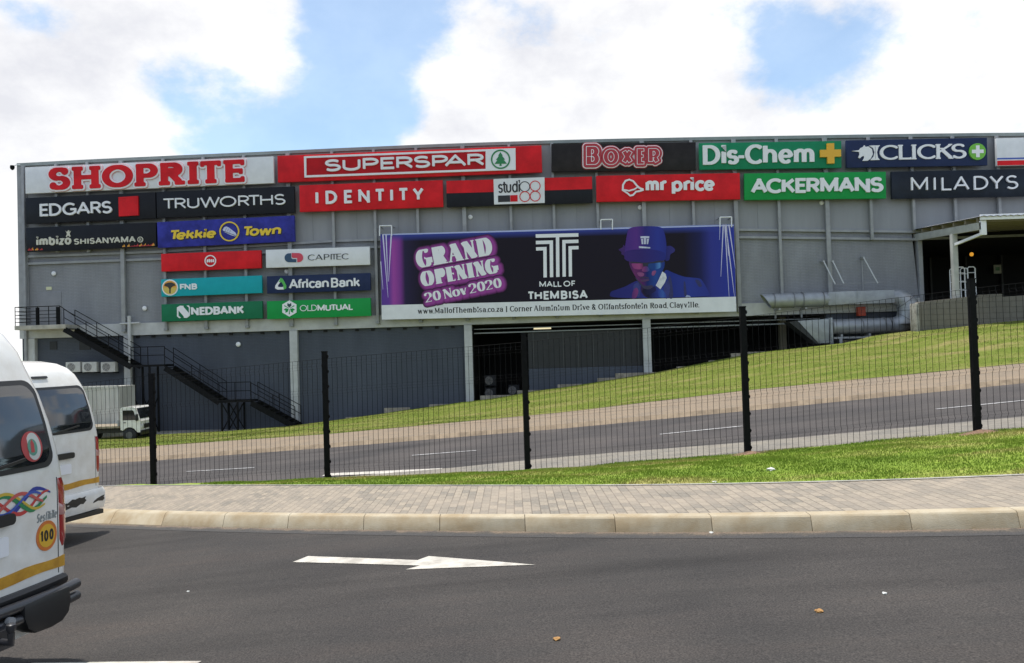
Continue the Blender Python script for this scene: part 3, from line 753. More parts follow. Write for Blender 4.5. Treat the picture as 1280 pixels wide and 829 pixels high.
def pverge(n):
    out = []
    for X, t in zip(rng.uniform(-5.5, 10.5, n), rng.uniform(0, 1, n)):
        y0, y1 = yB(X) + .07, yF(X) + .18
        if rng.uniform() > (y1 - y0) / 6: continue
        z = zn(X) + .15; z = z + (zF(X) - z) * t + verge_b(X, t)
        y = y0 + (y1 - y0) * t
        out.append((X, y, z))
    return out
blades('grass', 230000, pverge, .012, .036, .007, M_VERGE)
def pbank(n):
    out = []
    for X, t in zip(rng.uniform(-24, 30, n), rng.uniform(0, 1, n)):
        y0, y1 = yP(X), yT(X); y = y0 + (y1 - y0) * t
        z = zP(X) + .03; z = z + (zT(X) - z) * t + bank_b(X, t)
        out.append((X, y, z))
    return out
blades('bank_grass_blades', 110000, pbank, .012, .035, .014, M_BANK)

# ------------------------------------------------------------------ the mall building
WU = Vector((1, -.049, 0)).normalized(); WN = Vector((.049, 1, 0)).normalized(); W0 = Vector((0, 46, 0))
def WP(u, o, z): return W0 + WU * u - WN * o + Vector((0, 0, z))      # o: metres in front of the facade
def UW(px, py, o=0.0):
    r = ray(px, py); t = ((W0 - WN * o - CAM).dot(WN)) / r.dot(WN); return CAM + r * t
def uz(px, py, o=0.0):
    P = UW(px, py, o); return (P - W0).dot(WU), P.z
class WB(MB):
    def wb(s, u0, u1, o0, o1, z0, z1):
        s.hexa([WP(u0, o1, z0), WP(u1, o1, z0), WP(u1, o0, z0), WP(u0, o0, z0), WP(u0, o1, z1), WP(u1, o1, z1), WP(u1, o0, z1), WP(u0, o0, z1)])
    def poly(s, pts, o0, o1):      # polygon (u, z) with thickness from o0 (back) to o1 (front)
        n = len(pts); vs = [WP(u, o1, z) for u, z in pts] + [WP(u, o0, z) for u, z in pts]
        fs = [tuple(range(n)), tuple(range(2 * n - 1, n - 1, -1))] + [(i, (i + 1) % n, n + (i + 1) % n, n + i) for i in range(n)]
        s.add(vs, fs)
mall = thing('mall_building', 'long grey shopping mall building with a white band above its dark slate ground storey', 'building')
ROOF = [(22.5, 205.2), (100, 201), (180, 197.2), (260, 193.7), (340, 190.2), (430, 186), (520, 182.2), (610, 179), (700, 176.2), (780, 174.3), (850, 173), (925, 171.7), (1000, 170.5), (1070, 169.4), (1140, 168.5), (1210, 167.6), (1280, 167)]
roof = [uz(a, b) for a, b in ROOF]
UL = roof[0][0]; UR = 48.0
roof += [(UR, roof[-1][1] - .0)]
GIRT = [(38, 321), (200, 315), (420, 301.5), (700, 293), (925, 287.5), (1140, 290)]
girt = [uz(a, b) for a, b in GIRT]; girt = [(UL, girt[0][1])] + girt + [(UR, girt[-1][1])]
zBB, zBT = 3.46, 4.16                  # white band
uBay = uz(1146, 300)[0]; zBay = 7.75
gz = lambda u: float(np.interp(u, [g[0] for g in girt], [g[1] for g in girt]))
b = WB(); b.poly(girt + roof[::-1], -.25, 0)
b.build('upper_cladding', M_WALL_U, mall)
b = WB(); b.poly([(UL, zBT - .02), (uBay, zBT - .02)] + [(u, z - .004) for u, z in girt[::-1] if u <= uBay], -.25, -.05)
b.poly([(uBay + .002, zBay), (UR, zBay), (UR, gz(UR) - .004), (uBay + .002, gz(uBay) - .004)], -.25, -.05)
b.build('blockwork_wall', M_WALL_M, mall)
b = WB()                               # roof flashing and parapet
for (u0, z0), (u1, z1) in zip(roof[:-1], roof[1:]):
    b.add([WP(u0, .12, z0 - .16), WP(u1, .12, z1 - .16), WP(u1, .12, z1 + .02), WP(u0, .12, z0 + .02), WP(u0, -.4, z0 - .16), WP(u1, -.4, z1 - .16), WP(u1, -.4, z1 + .02), WP(u0, -.4, z0 + .02)],
          [(0, 1, 2, 3), (7, 6, 5, 4), (0, 4, 5, 1), (3, 2, 6, 7)])
b.build('parapet_flashing', M_CAP, mall)
b = WB()
for dz in (0, -.42):
    for (u0, z0), (u1, z1) in zip(girt[:-1], girt[1:]): b.bar(WP(u0, .06, z0 + dz), WP(u1, .06, z1 + dz), .10, .13)
b.build('girt', M_STEEL, mall)
b = WB(); b.wb(UL, uBay, -.3, .10, zBB, zBT); b.build('white_band', M_BEAM, mall)
# ground storey
uC = [uz(x, 440)[0] for x in (41, 161, 368, 586, 809)]
uO1 = uC[3] - .25; uO2 = uz(1034, 400)[0]
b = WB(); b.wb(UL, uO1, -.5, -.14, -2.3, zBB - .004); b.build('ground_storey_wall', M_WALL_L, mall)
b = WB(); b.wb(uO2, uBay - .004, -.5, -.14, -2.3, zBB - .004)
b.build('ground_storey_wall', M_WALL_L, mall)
for u in uC:
    b = WB(); b.wb(u - .22, u + .22, -.13, .16, -2.2, zBB - .01); b.build('column', M_BEAM, mall, bevel=.015)
# undercroft behind the opening
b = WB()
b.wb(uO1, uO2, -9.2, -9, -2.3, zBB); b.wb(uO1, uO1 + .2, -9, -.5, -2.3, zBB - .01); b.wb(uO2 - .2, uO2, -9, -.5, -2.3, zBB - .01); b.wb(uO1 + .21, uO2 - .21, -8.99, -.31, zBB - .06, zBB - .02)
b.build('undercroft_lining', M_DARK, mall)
uP0, uP1 = uz(661, 470)[0], uC[4] - .23
zP1 = uz(735, 459.5)[1]
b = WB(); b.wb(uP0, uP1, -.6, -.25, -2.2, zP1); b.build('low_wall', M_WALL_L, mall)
b = WB(); b.wb(uP0, uP1, -.55, -.42, zP1 + .004, 2.9); b.build('louvre_screen', M_DARK2, mall)
b = WB()
for k in range(8):
    u = uP0 + .3 + k * (uP1 - uP0 - .5) / 7; b.wb(u - .02, u + .02, -.415, -.38, zP1 + .02, 2.88)
b.build('screen_mullions', mat('mullion_grey', (.06, .062, .066), .5), mall)
b = WB(); b.wb(uO1 + .55, uC[4] - .23, -.36, -.30, 2.93, 3.0); b.wb(uC[4] + .23, uO2 - .3, -.36, -.30, 2.93, 3.0); b.wb(uO1 + .55, uO2 - .3, -.36, -.30, 3.17, 3.22)
b.build('head_rail', mat('rail_grey', (.22, .23, .24), .5), mall)
for px in (678,):
    u, z = uz(px, 410.5, -.8); b = WB(); b.wb(u - .5, u + .5, -.86, -.74, z - .05, z + .04); b.build('tube_light', mat('tube_light_lit', (1, .86, .55), emit=.55), mall)
# dim plant inside the undercroft: handrail and a duct
b = WB(); u0, z0 = uz(838, 460, -3); u1, z1 = uz(890, 448, -3)
b.wb(u0, u1, -3.05, -3, z1 - .05, z1); b.wb(u0, u0 + .06, -3.05, -3, z1 - 1.1, z1); b.wb(u1 - .06, u1, -3.05, -3, z1 - 1.1, z1)
b.build('undercroft_handrail', M_STAIR, mall)
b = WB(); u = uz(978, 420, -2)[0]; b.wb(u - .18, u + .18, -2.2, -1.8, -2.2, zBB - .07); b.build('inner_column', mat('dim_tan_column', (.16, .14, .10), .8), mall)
# rest of the shell
b = WB(); b.wb(UL, UL + .3, -44, -.26, -2.3, roof[0][1] - .2); b.wb(UL + .3, UR, -44, -43.7, -2.3, roof[0][1] - .2); b.wb(UR - .3, UR, -43.7, -.26, -2.3, roof[0][1] - .2)
b.build('side_and_rear_wall', M_WALL_U, mall)
b = WB(); b.wb(UL + .31, UR - .31, -43.69, -.26, roof[0][1] - .9, roof[0][1] - .7); b.build('roof', M_STEEL, mall)
# loading bay recess
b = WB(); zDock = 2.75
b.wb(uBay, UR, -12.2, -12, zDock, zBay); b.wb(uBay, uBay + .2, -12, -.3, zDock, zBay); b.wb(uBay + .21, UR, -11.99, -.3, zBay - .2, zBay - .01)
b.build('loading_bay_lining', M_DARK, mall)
b = WB(); 
for k in range(7): b.wb(uBay + 1.2 + k * 2.4, uBay + 1.32 + k * 2.4, -11.98, -11.7, zDock, zBay - .25)
b.build('loading_bay_ribs', mat('dim_grey_frame', (.05, .05, .055), .6), mall)
b = WB(); b.wb(uBay - .004, uBay + .22, -.3, .14, zDock, zBay); b.build('bay_jamb', M_STEEL, mall)
# steel posts that carry the signs
zlow = zBT - .02
for px in (33, 74, 113, 155, 207.5, 257.5, 308, 363, 418, 470, 523, 581, 639, 692.5, 747, 804.6, 866, 919, 972.5, 1032.5, 1087, 1140, 1192, 1247, 1303, 1360):
    u, _ = uz(px, 270)
    top = float(np.interp(u, [q[0] for q in roof], [q[1] for q in roof])) - .17
    zb = zBT - .35 if u < uz(930, 300)[0] else zlow
    if px in (1087,): zb = gz(u) - .5
    if px >= 1140: zb = gz(u) + .05
    if px in (74, 113): zb = uz(px, 314)[1] - .1
    if px in (33,): zb = -2.2
    w = .11 if px in (155, 363, 804.6, 581, 1032.5, 919) else .075
    b = WB(); b.wb(u - w, u + w, .13, .30, zb, top)
    b.wb(u - w * .45, u + w * .45, .002, .13, zb + .1, top)
    b.build('sign_post', M_STEEL, mall, bevel=.01)
    if px < 930 and zb < zBT and px != 33:
        b = WB(); b.wb(u - .10, u + .10, .10, .34, zBT - .5, zBT - .36); b.build('post_shoe', mat('grey_galv', (.25, .255, .26), .5), mall, bevel=.01)
# narrow return at the left corner + soffit dots under the white band
b = WB(); b.wb(UL - .01, UL + .55, .002, .10, zBT + .01, roof[0][1] - .17); b.build('corner_flashing', M_STEEL, mall)
b = WB()
for k in range(22):
    u = uC[1] + .5 + k * .92
    if u < uO1 - .2: b.wb(u - .10, u + .10, -.139, -.06, zBB - .16, zBB - .03)
b.build('weep_slots', M_DARK, mall)
for (x0, y0, x1, y1) in ((62, 427, 71, 437), (99, 427, 113, 437)):
    u0, z1 = uz(x0, y0, -.1); u1, z0 = uz(x1, y1, -.1)
    b = WB(); b.wb(u0, u1, -.139, -.10, z0, z1); b.build('wall_vent', M_DARK2, mall)
u0, z1 = uz(46, 366, 0); u1, z0 = uz(77, 408, 0)
b = WB(); b.wb(u0, u1, -.048, -.02, z0 + .1, z1); dr = b.build('door', mat('grey_door_paint', (.23, .23, .24), .5, .1, 2), mall, bevel=.01)
b = WB(); b.wb(u1 - .2, u1 - .08, -.018, .05, (z0 + z1) / 2 - .1, (z0 + z1) / 2); b.build('handle', M_STAIR, dr)
for (a, bb, w, h, cc) in ((61, 360.5, .32, .18, (.62, .62, .4)), (497, 390, .1, .1, (.6, .6, .6))):
    u, z = uz(a, bb, 0)
    b = WB(); b.wb(u - w / 2, u + w / 2, -.05, .0, z - h / 2, z + h / 2); b.build('wall_plate', mat('plate_%d' % a, cc, .5), mall)
# panel joints in the upper cladding
b = WB()
for px in (100, 133, 232, 282, 336, 390, 445, 497, 552, 610, 665, 720, 776, 836, 892, 946):
    u, z = uz(px, 240); zt = float(np.interp(u, [q[0] for q in roof], [q[1] for q in roof])) - .2
    b.wb(u - .012, u + .012, .001, .012, gz(u) + .08, zt)
b.build('cladding_joints', mat('joint_grey', (.235, .24, .255), .7), mall)

# concrete stepped edge where the bank meets the undercroft
st = WB(); lab = 'stepped row of pale concrete edging blocks along the crest of the grass bank'
stp = thing('stepped_retaining_edge', lab, 'retaining wall')
for i, (x0, x1, y) in enumerate(((432, 455, 521.5), (480, 512, 510), (536, 566, 505.5), (600, 646, 496), (646, 676, 489.5), (697, 728, 482), (747, 769, 474), (769, 846, 468), (846, 888, 459.5), (886, 916, 452), (914, 934, 443), (934, 1000, 441.2), (998, 1060, 436), (1050, 1092, 427))):
    u0, z = uz(x0, y, .55); u1, _ = uz(x1, y, .55)
    b = WB(); b.wb(u0, u1, .38, .56, z - 1.2, z + (.05 if x0 > 590 else -.015)); b.build('edging_block', mat('weathered_edging', (.31, .27, .205), .9, .35, 4), stp, bevel=.015)
# ------------------------------------------------------------------ signs
SIGNS = 'tenant signs fixed along the mall wall'
class Sign:
    def __init__(s, quad, label, m, name='shop_sign', cat='shop sign', off=.58, depth=.20, group=SIGNS, board=True):
        P = [UW(x, y, off) for x, y in quad]                 # TL TR BR BL
        ux = ((P[1] - P[0]) + (P[2] - P[3])).normalized(); n = WN
        up = ux.cross(n).normalized()
        s.w = ((P[1] - P[0]).dot(ux) + (P[2] - P[3]).dot(ux)) / 2; s.h = ((P[0] - P[3]).dot(up) + (P[1] - P[2]).dot(up)) / 2
        c = sum(P, Vector()) / 4; o = c - up * s.h / 2
        s.M = Matrix.Identity(4)
        for i, a in enumerate((ux, n, up)):
            for j in range(3): s.M[j][i] = a[j]
        s.M.translation = o; s.inv = s.M.inverted(); s.off = off
        s.root = thing(name, label, cat, s.M, group)
        if board:
            b = MB(); b.box(-s.w / 2, s.w / 2, 0, depth, 0, s.h); s.board = b.build('board', m, s.root, world=False, bevel=.012)
    def L(s, px, py, d=0.0):
        q = s.inv @ UW(px, py, s.off + d); return (q.x, q.z)
    def px(s, n=1): a = s.L(640, 300); b = s.L(640, 300 + n); return abs(a[1] - b[1])
    def text(s, t, S, layers, a, b, cap, y=0.0, rot=False, **kw):
        p0, p1 = s.L(*a), s.L(*b)
        r = math.atan2(p1[1] - p0[1], p1[0] - p0[0]) if rot else 0.0
        if not rot: z = (p0[1] + p1[1]) / 2; p0, p1 = (p0[0], z), (p1[0], z)
        lettering(t, S, layers, s.root, p0, p1, cap * s.px(), y=y, rot=r, **kw)
    def art(s, name, m, loops, y=0.0, depth=.02):            # loops in photo pixels
        return flat(s.root, name, m, [[s.L(*p) for p in l] for l in loops], -y, depth)
    def artl(s, name, m, loops, y=0.0, depth=.02): return flat(s.root, name, m, loops, -y, depth)
def pc(cx, cy, r, n=32, ry=None, a0=0, a1=360):   # circle in photo pixels
    ry = ry or r; full = abs(a1 - a0) >= 360
    return [(cx + r * math.cos(R(a0 + (a1 - a0) * k / n)), cy - ry * math.sin(R(a0 + (a1 - a0) * k / n))) for k in range(n if full else n + 1)]
LW = mat('white_letter_face', (0.82, 0.82, 0.84), .5, spec=.2)
LP = mat('pale_pink_letter_rim', (0.72, 0.36, 0.40), .4)
YEL = mat('yellow_letter_face', (0.80, 0.55, 0.02), .4)
SANS = Style(wv=.17, sp=.16)
BOLD = Style(wv=.23, sp=.10)
# 1 white board, red bulging serif letters
s = Sign([(31.3, 209.8), (342, 195), (342, 229.5), (31.9, 241.7)], 'long white sign with thick bulging red serif letters, topmost at the left end', M_WHITE)
s.text('SHOPRITE', Style(wv=.335, wh=.19, sp=.16, serif=.085, st=.18, rnd=.055), [(.085, .05, LP), (.07, .10, LW), (0, .14, M_RED)], (62, 238), (309, 228.3), 28.7)
# 2 charcoal with red square
s = Sign([(31.9, 247.8), (194.4, 240), (194.4, 273), (32.4, 279.7)], 'black sign with white capitals and a plain red square at its right end', M_SBLK)
s.text('EDGARS', Style(wv=.17, sp=.13), [(0, .09, LW)], (50.8, 270.8), (140.8, 267), 16.0)
s.art('red_square', M_RED, [[(149.3, 247), (173.5, 245.4), (174.1, 269.6), (149.9, 271)]], 0, .12)
# 3
s = Sign([(195.7, 239.8), (368, 233), (368, 265.8), (195.9, 272.5)], 'black sign with thin wide white capitals, right of the one with a red square', M_SBLK)
s.text('TRUWORTHS', Style(wv=.135, sp=.22), [(0, .09, LW)], (204.5, 262.3), (357.2, 255.8), 13.6)
# 4
s = Sign([(32.4, 285), (194.7, 277.8), (195.2, 308.6), (33.2, 314.8)], 'black sign with cream lettering and small red and yellow flames along its lower edge', M_SBLK)
CREAM = mat('cream_letter_face', (.60, .58, .48), .5)
s.text('imbizo', Style(wv=.24, wh=.2, sp=.11, rnd=.05), [(0, .05, CREAM)], (46, 307.8), (89.6, 305.6), 12.0)
s.text('SHISANYAMA', Style(wv=.24, wh=.18, sp=.22), [(0, .05, CREAM)], (93, 305.9), (170.3, 303), 7.6)
s.art('round_mark', CREAM, [pc(175.6, 299.6, 3.6, 20), pc(175.6, 299.6, 2.7, 20)], 0, .03)
s.art('round_mark', CREAM, [rect(174.5, 175.2, 298, 301.5), pc(176.2, 298.9, .9, 12), [(175.8, 300), (176.6, 300), (177.2, 301.5), (176.4, 301.5)]], 0, .03)
s.art('small_figure', CREAM, [[(82.2, 288.5), (84, 290.5), (85.5, 288), (87, 288.2), (86.2, 290.3), (88.9, 288.8), (87.2, 292.2), (88.6, 295.6), (86.8, 296.2), (85.6, 294.2), (83.6, 296.6), (82.6, 295.8), (84.2, 292.6)]], 0, .03)
FLR, FLY = mat('flame_red', (.42, .02, .02), .5), mat('flame_orange', (.75, .33, .03), .5)
rf = random.Random(3)
for (xa, xb, n) in ((36, 55, 7), (152, 193, 14)):
    for k in range(n):
        x = rf.uniform(xa, xb); yb = 313.6 - (x - 33) * .0385; h = rf.uniform(1.4, 4.2); w = rf.uniform(1.2, 2.6)
        s.art('flame', FLR if k % 3 else FLY, [[(x - w, yb), (x - w * .7, yb - h * .5), (x - w * .2, yb - h * .4), (x + w * .3, yb - h), (x + w * .7, yb - h * .45), (x + w, yb - .4)]], .002 * (k % 9), .004)
# 5 blue with yellow italic
BLUEV = mat('violet_blue_vinyl', (.036, .04, .30), .4, .35, 1.4, spec=.15)
s = Sign([(196.5, 277.8), (368, 269.4), (368, 301.8), (197, 310)], 'violet blue sign with slanted yellow letters either side of a ringed shoe', BLUEV)
IT = Style(wv=.27, wh=.2, sp=.07, slant=.18)
SHD = mat('dark_letter_shadow_print', (.01, .012, .05), .5)
for (txt, a, bb) in (('Tekkie', (211, 300), (269.5, 297.8)), ('Town', (302.4, 295.4), (350.6, 293.6))):
    a2, b2 = (a[0] + .9, a[1] + .9), (bb[0] + .9, bb[1] + .9)
    s.text(txt, IT, [(.05, .006, SHD)], a2, b2, 12.4, split=False, name='shadow_print')
    s.text(txt, IT, [(0, .03, YEL)], a, bb, 12.4)
s.art('ring', YEL, [pc(287, 289.5, 12.4, 40), pc(287, 289.5, 10.8, 40)], 0, .05)
shoe = [(278.5, 287.5), (280.5, 284.2), (283, 283.2), (286, 284.5), (290, 287.5), (294.8, 291.2), (296, 294), (294.3, 295.6), (289, 294.2), (281, 290.4)]
s.art('shoe_picture', mat('shoe_lilac', (.55, .58, .78), .5), [shoe], 0, .03)
for (a, bb) in (((280, 289.2), (294.5, 294.6)), ((283.5, 285.2), (281.8, 288.6)), ((286, 286), (284.6, 289.4)), ((288.5, 287.6), (287.2, 290.6))):
    s.art('shoe_line', SHD, [[(a[0], a[1] - .35), (bb[0], bb[1] - .35), (bb[0], bb[1] + .35), (a[0], a[1] + .35)]], .031, .004)
# 6 short red with ring
s = Sign([(201, 317.6), (326.2, 312.6), (326.4, 335.4), (201.9, 339.4)], 'short plain red sign with one small white ring of text in its middle', M_RED)
s.art('ring', LW, [pc(263.2, 326.2, 7.2, 36), pc(263.2, 326.2, 5.9, 36)], 0, .04)
s.text('absa', Style(wv=.24, sp=.10, rnd=.04), [(0, .03, LW)], (258.6, 328.3), (268, 327.9), 5.0, split=False, name='lettering')
# 7 turquoise
TURQ = mat('turquoise_sign_face', (.012, .36, .41), .4, .06, 2, spec=.15)
s = Sign([(201, 349.4), (327.2, 344.2), (327.2, 366.4), (201.9, 371)], 'turquoise sign with a round orange tree emblem at its left end', TURQ)
s.art('emblem_rim', LW, [pc(212.7, 359.6, 10, 40)], 0, .03)
s.art('emblem_disc', mat('emblem_orange', (.72, .33, .04), .5), [pc(212.7, 359.6, 8.6, 40)], .03, .01)
s.art('emblem_top', mat('emblem_yellow', (.62, .47, .10), .5), [pc(212.7, 359.6, 8.59, 20, a0=180, a1=360)], .041, .004)
TREE = mat('emblem_dark', (.035, .03, .025), .6)
s.art('emblem_tree', TREE, [[(205.6, 357.5), (207, 354.8), (211, 353.4), (215, 353.2), (218.6, 354.8), (220, 357.2), (217.5, 357.6), (215, 359.2), (213.9, 361.5), (213.8, 366.8), (212, 366.8), (212, 361.8), (210.4, 359), (208, 358.2)]], .046, .004)
s.text('FNB', Style(wv=.24, sp=.14), [(0, .05, LW)], (225.4, 362.7), (247, 361.8), 7.6)
# 8 dark green
s = Sign([(201.6, 380.8), (327.7, 376), (328, 398.2), (202.2, 402)], 'dark green sign with an angular folded letter emblem, lowest at the left', mat('dark_green_sign_face', (.012, .165, .075), .4, .08, 2, spec=.15))
s.art('folded_emblem', LW, [[(221.5, 384.5), (225.5, 382.2), (229.5, 382.4), (229.7, 384), (236.4, 391.6), (236.4, 384.6), (233.5, 382.2), (236, 381.8), (237.6, 384), (237.6, 394.6), (234, 397.6), (230.2, 397.4), (230, 395.6), (223.4, 388.2), (223.4, 395), (226.6, 397.2), (224.6, 398), (221.6, 395.6)]], 0, .04)
s.text('NEDBANK', Style(wv=.27, wh=.22, sp=.07), [(0, .05, LW)], (239.3, 394.4), (305.6, 392.2), 10.3)
# 9 white capsule logo
s = Sign([(332, 312.4), (462, 308.4), (462.4, 330.9), (332.7, 335)], 'short white sign with a red and navy capsule emblem and dark capitals', M_WHITE)
NV = mat('navy_print', (.015, .06, .13), .45); PK = mat('coral_print', (.62, .05, .09), .45)
s.art('navy_half', NV, [pc(361.5, 322.4, 5.6, 16, a0=90, a1=270) + [(370.4, 328), (370.4, 324), (365.6, 324), (364, 322.6), (364, 316.8)]], 0, .03)
s.art('coral_half', PK, [[(364.8, 316.4), (364.8, 321.4), (366.2, 322.6), (371.6, 322.6), (371.8, 327.8), (373.4, 327.8)] + pc(373.4, 322.1, 5.6, 16, a0=-90, a1=90)], 0, .03)
s.text('CAPITEC', Style(wv=.17, wh=.07, sp=.32, contrast=True), [(0, .03, mat('charcoal_letter', (.035, .045, .055), .5))], (384.9, 325.8), (436.6, 323.9), 7.2)
# 10 navy
s = Sign([(333.3, 345.3), (463, 341.4), (463, 362.7), (334, 367.2)], 'short navy blue sign with white letters and a green and white looped triangle', M_NAVY)
GRN = mat('lime_print', (.08, .45, .08), .45)
tri_o = [(351, 347.6), (353.6, 348.8), (358, 357), (357.8, 360.4), (355, 362), (347, 362.2), (344, 360.4), (344.4, 357)]
tri_i = [(351, 352), (352.2, 353), (354.6, 357), (354.2, 358.6), (352.6, 359), (349, 359), (347.4, 358.2), (347.8, 356.6)]
s.art('triangle_loop', LW, [tri_o, tri_i], 0, .03)
s.art('triangle_side', GRN, [[(351, 347.4), (353.7, 348.7), (358.2, 357), (357.9, 360.6), (355, 362.2), (354.3, 358.7), (354.7, 357), (352.2, 352.9), (348.8, 352.6)]], .031, .008)
s.text('African Bank', Style(wv=.20, wh=.16, sp=.09, space=.16), [(0, .05, LW)], (361.4, 361), (450.6, 358.6), 12.0)
# 11 bright green
M_GRN = mat('bright_green_sign_face', (.012, .30, .065), .4, .06, 2, spec=.15)
s = Sign([(333.4, 376.6), (463.4, 372.4), (463.4, 394.9), (334, 399.2)], 'bright green sign with a white hexagon emblem, beside the dark green sign', M_GRN)
s.art('hexagon', LW, [pc(361.9, 385.8, 10.2, 6, a0=30, a1=390)], 0, .03)
for k in range(3):
    a = R(90 + 120 * k)
    q = lambda r, t: (361.9 + r * math.cos(t), 385.8 - r * math.sin(t))
    s.art('emblem_leaf', M_GRN if k else mat('emblem_navy', (.01, .05, .06), .5), [[q(1.0, a), q(4.5, a + .62), q(7.4, a + .3), q(5.4, a), q(7.4, a - .3), q(4.5, a - .62)]], .031, .004)
    a += R(60); s.art('emblem_leaf', M_GRN, [[q(.8, a - .4), q(7.2, a - .09), q(7.2, a + .09), q(.8, a + .4)]], .031, .004)
s.text('OLD', Style(wv=.11, sp=.08), [(0, .03, LW)], (375.1, 389.2), (396.2, 388.7), 7.8)
s.text('MUTUAL', Style(wv=.24, wh=.18, sp=.08), [(0, .03, LW)], (397, 388.7), (442, 387.8), 7.8)
# 12 long red with framed panel
s = Sign([(346.4, 194.8), (677, 181.8), (677.6, 215.4), (347.6, 228.2)], 'longest red sign with a white framed panel ending in a green tree in a ring', M_RED)
s.art('panel_frame', LW, [[(380.5, 196), (644.4, 185.8), (644.7, 212.8), (381.2, 222.4)], [(383.4, 198.2), (383.6, 219.8), (607.2, 211.7), (607.2, 189.6)]], 0, .10)
s.art('inner_panel', M_DKRED, [[(383.4, 198.2), (607.2, 189.6), (607.2, 211.7), (383.6, 219.8)]], 0, .06)
s.text('SUPERSPAR', Style(wv=.21, wh=.2, sp=.22, rnd=.04), [(0, .10, LW)], (406.8, 215.4), (606, 207.6), 15.2, y=-.06)
GRD = mat('tree_green', (.01, .20, .06), .45)
s.art('tree_ring', GRD, [pc(625.9, 199.8, 12.1, 44), pc(625.9, 199.8, 10.3, 44)], .101, .02)
s.art('tree', GRD, [[(625.6, 190.8), (628.6, 195.2), (627.6, 195.2), (631.4, 200), (629.6, 200.2), (633.8, 205.2), (627, 205.4), (627.4, 208), (624.4, 208.1), (624.8, 205.4), (618.2, 205.6), (622, 200.6), (620.2, 200.6), (623.8, 195.4), (622.8, 195.4)]], .101, .02)
# 13
s = Sign([(374, 231.9), (553.3, 225), (554, 258.8), (374.7, 264.9)], 'red sign with widely spaced thin white capitals, left of the red and black striped sign', M_RED)
s.text('IDENTITY', Style(wv=.20, sp=.55), [(0, .11, LW)], (395.2, 256), (530.8, 251.2), 16.8)
# 14 half red half black
s = Sign([(557.6, 226.2), (740.2, 220.4), (740.8, 253.8), (558.5, 258.8)], 'sign split into a red upper and black lower half with a white square of rings', M_SBLK)
s.artl('red_half', M_RED, [rect(-s.w / 2 + .01, s.w / 2 - .01, s.h * .52, s.h - .01)], 0, .012)
s.art('white_panel', M_WHITE, [[(617, 224.2), (680.6, 222), (680.9, 254), (617.8, 256)]], 0, .08)
INK = mat('black_ink', (.012, .012, .014), .5)
s.text('studi', Style(wv=.125, wh=.12, sp=.05), [(0, .012, INK)], (622.8, 241.8), (650, 241), 15.5, y=-.081)
for k, (cx, cy) in enumerate(((656, 233.8), (669, 233), (656.1, 246.2), (669, 245.6))):
    s.art('ring', INK if k == 0 else M_RED, [pc(cx, cy, 6.7, 32), pc(cx, cy, 5.7, 32)], .081, .012 + .004 * k)
s.art('black_bar', INK, [[(622.6, 245), (637.6, 244.5), (637.8, 252.6), (622.8, 253.2)]], .081, .01)
s.art('red_bar', M_RED, [[(637.9, 244.5), (647, 244.2), (647.2, 252.3), (638.1, 252.6)]], .081, .01)
# 15
s = Sign([(688.7, 179.8), (869.5, 178), (870, 212.6), (689.6, 215)], 'black sign with chubby red outlined letters, topmost above the middle of the banner', mat('brownish_black_sign_face', (.022, .018, .018), .3, .35, 1.2, spec=.15))
BX = Style(wv=.38, wh=.29, sp=.12, rnd=.07)
CRIM = mat('crimson_letter', (.42, .015, .03), .4); CRD = mat('dark_crimson_rim', (.30, .01, .02), .4)
s.text('BOXER', BX, [(.15, .05, CRD), (.115, .09, LW), (.065, .13, CRIM), (-.055, .134, LW), (-.085, .138, CRIM)], (731, 209.2), (826.2, 206.4), 22.4, caps={'B': 1.17})
# 16
s = Sign([(745, 219.6), (924.7, 216.5), (925.4, 248.8), (745.7, 252.7)], 'red sign with rounded white lower case letters beside an outlined cap emblem', M_RED)
cap_o = [(777.2, 238.5), (777.6, 231), (781, 225.6), (786.5, 223.8), (792, 226), (796.5, 231.5), (799.6, 234.4), (804.4, 236.2), (804.6, 238.6), (800, 240.2), (795.5, 241), (791.6, 245.2), (787.4, 246), (783.8, 242.8), (780.6, 240.6)]
cap_i = [(779.4, 238), (779.8, 231.6), (782.4, 227.4), (786.6, 225.9), (790.8, 227.6), (794.9, 232.8), (798.2, 236), (800.4, 237.2), (799.4, 238.2), (794.4, 239), (790.6, 243.2), (787.6, 243.9), (785, 241.2), (781.6, 239.2)]
s.art('cap_emblem', LW, [cap_o, cap_i], 0, .08)
s.art('cap_emblem', LW, [[(779.6, 236.8), (786, 238), (792, 236.4), (796.6, 233.6), (797.4, 235), (792.6, 238), (786.2, 239.8), (779.6, 238.4)]], 0, .079)
MP = Style(wv=.24, wh=.20, sp=.085)
s.text('mr', MP, [(0, .08, LW)], (807, 240), (833.6, 239.6), 17.8)
s.text('price', MP, [(0, .08, LW)], (839.6, 239.9), (894, 239), 17.8)
# 17
M_TG = mat('teal_green_sign_face', (.010, .22, .10), .4, .08, 2, spec=.15)
s = Sign([(873.5, 178.9), (1051.8, 176.3), (1052, 209.6), (874.6, 212.4)], 'teal green sign with fat white letters ending in a yellow plus', M_TG)
s.text('Dis-Chem', Style(wv=.235, wh=.15, sp=.07), [(0, .08, LW)], (878.4, 206.3), (1017.6, 204.6), 24.2)
s.art('yellow_plus', mat('amber_plus', (.78, .42, .02), .4), [[(1033, 180), (1041.6, 179.8), (1041.8, 187.8), (1050.2, 187.7), (1050.4, 196.4), (1042, 196.6), (1042.2, 205), (1033.4, 205.2), (1033.2, 197), (1024.6, 197.1), (1024.4, 188.2), (1033, 188)]], 0, .14)
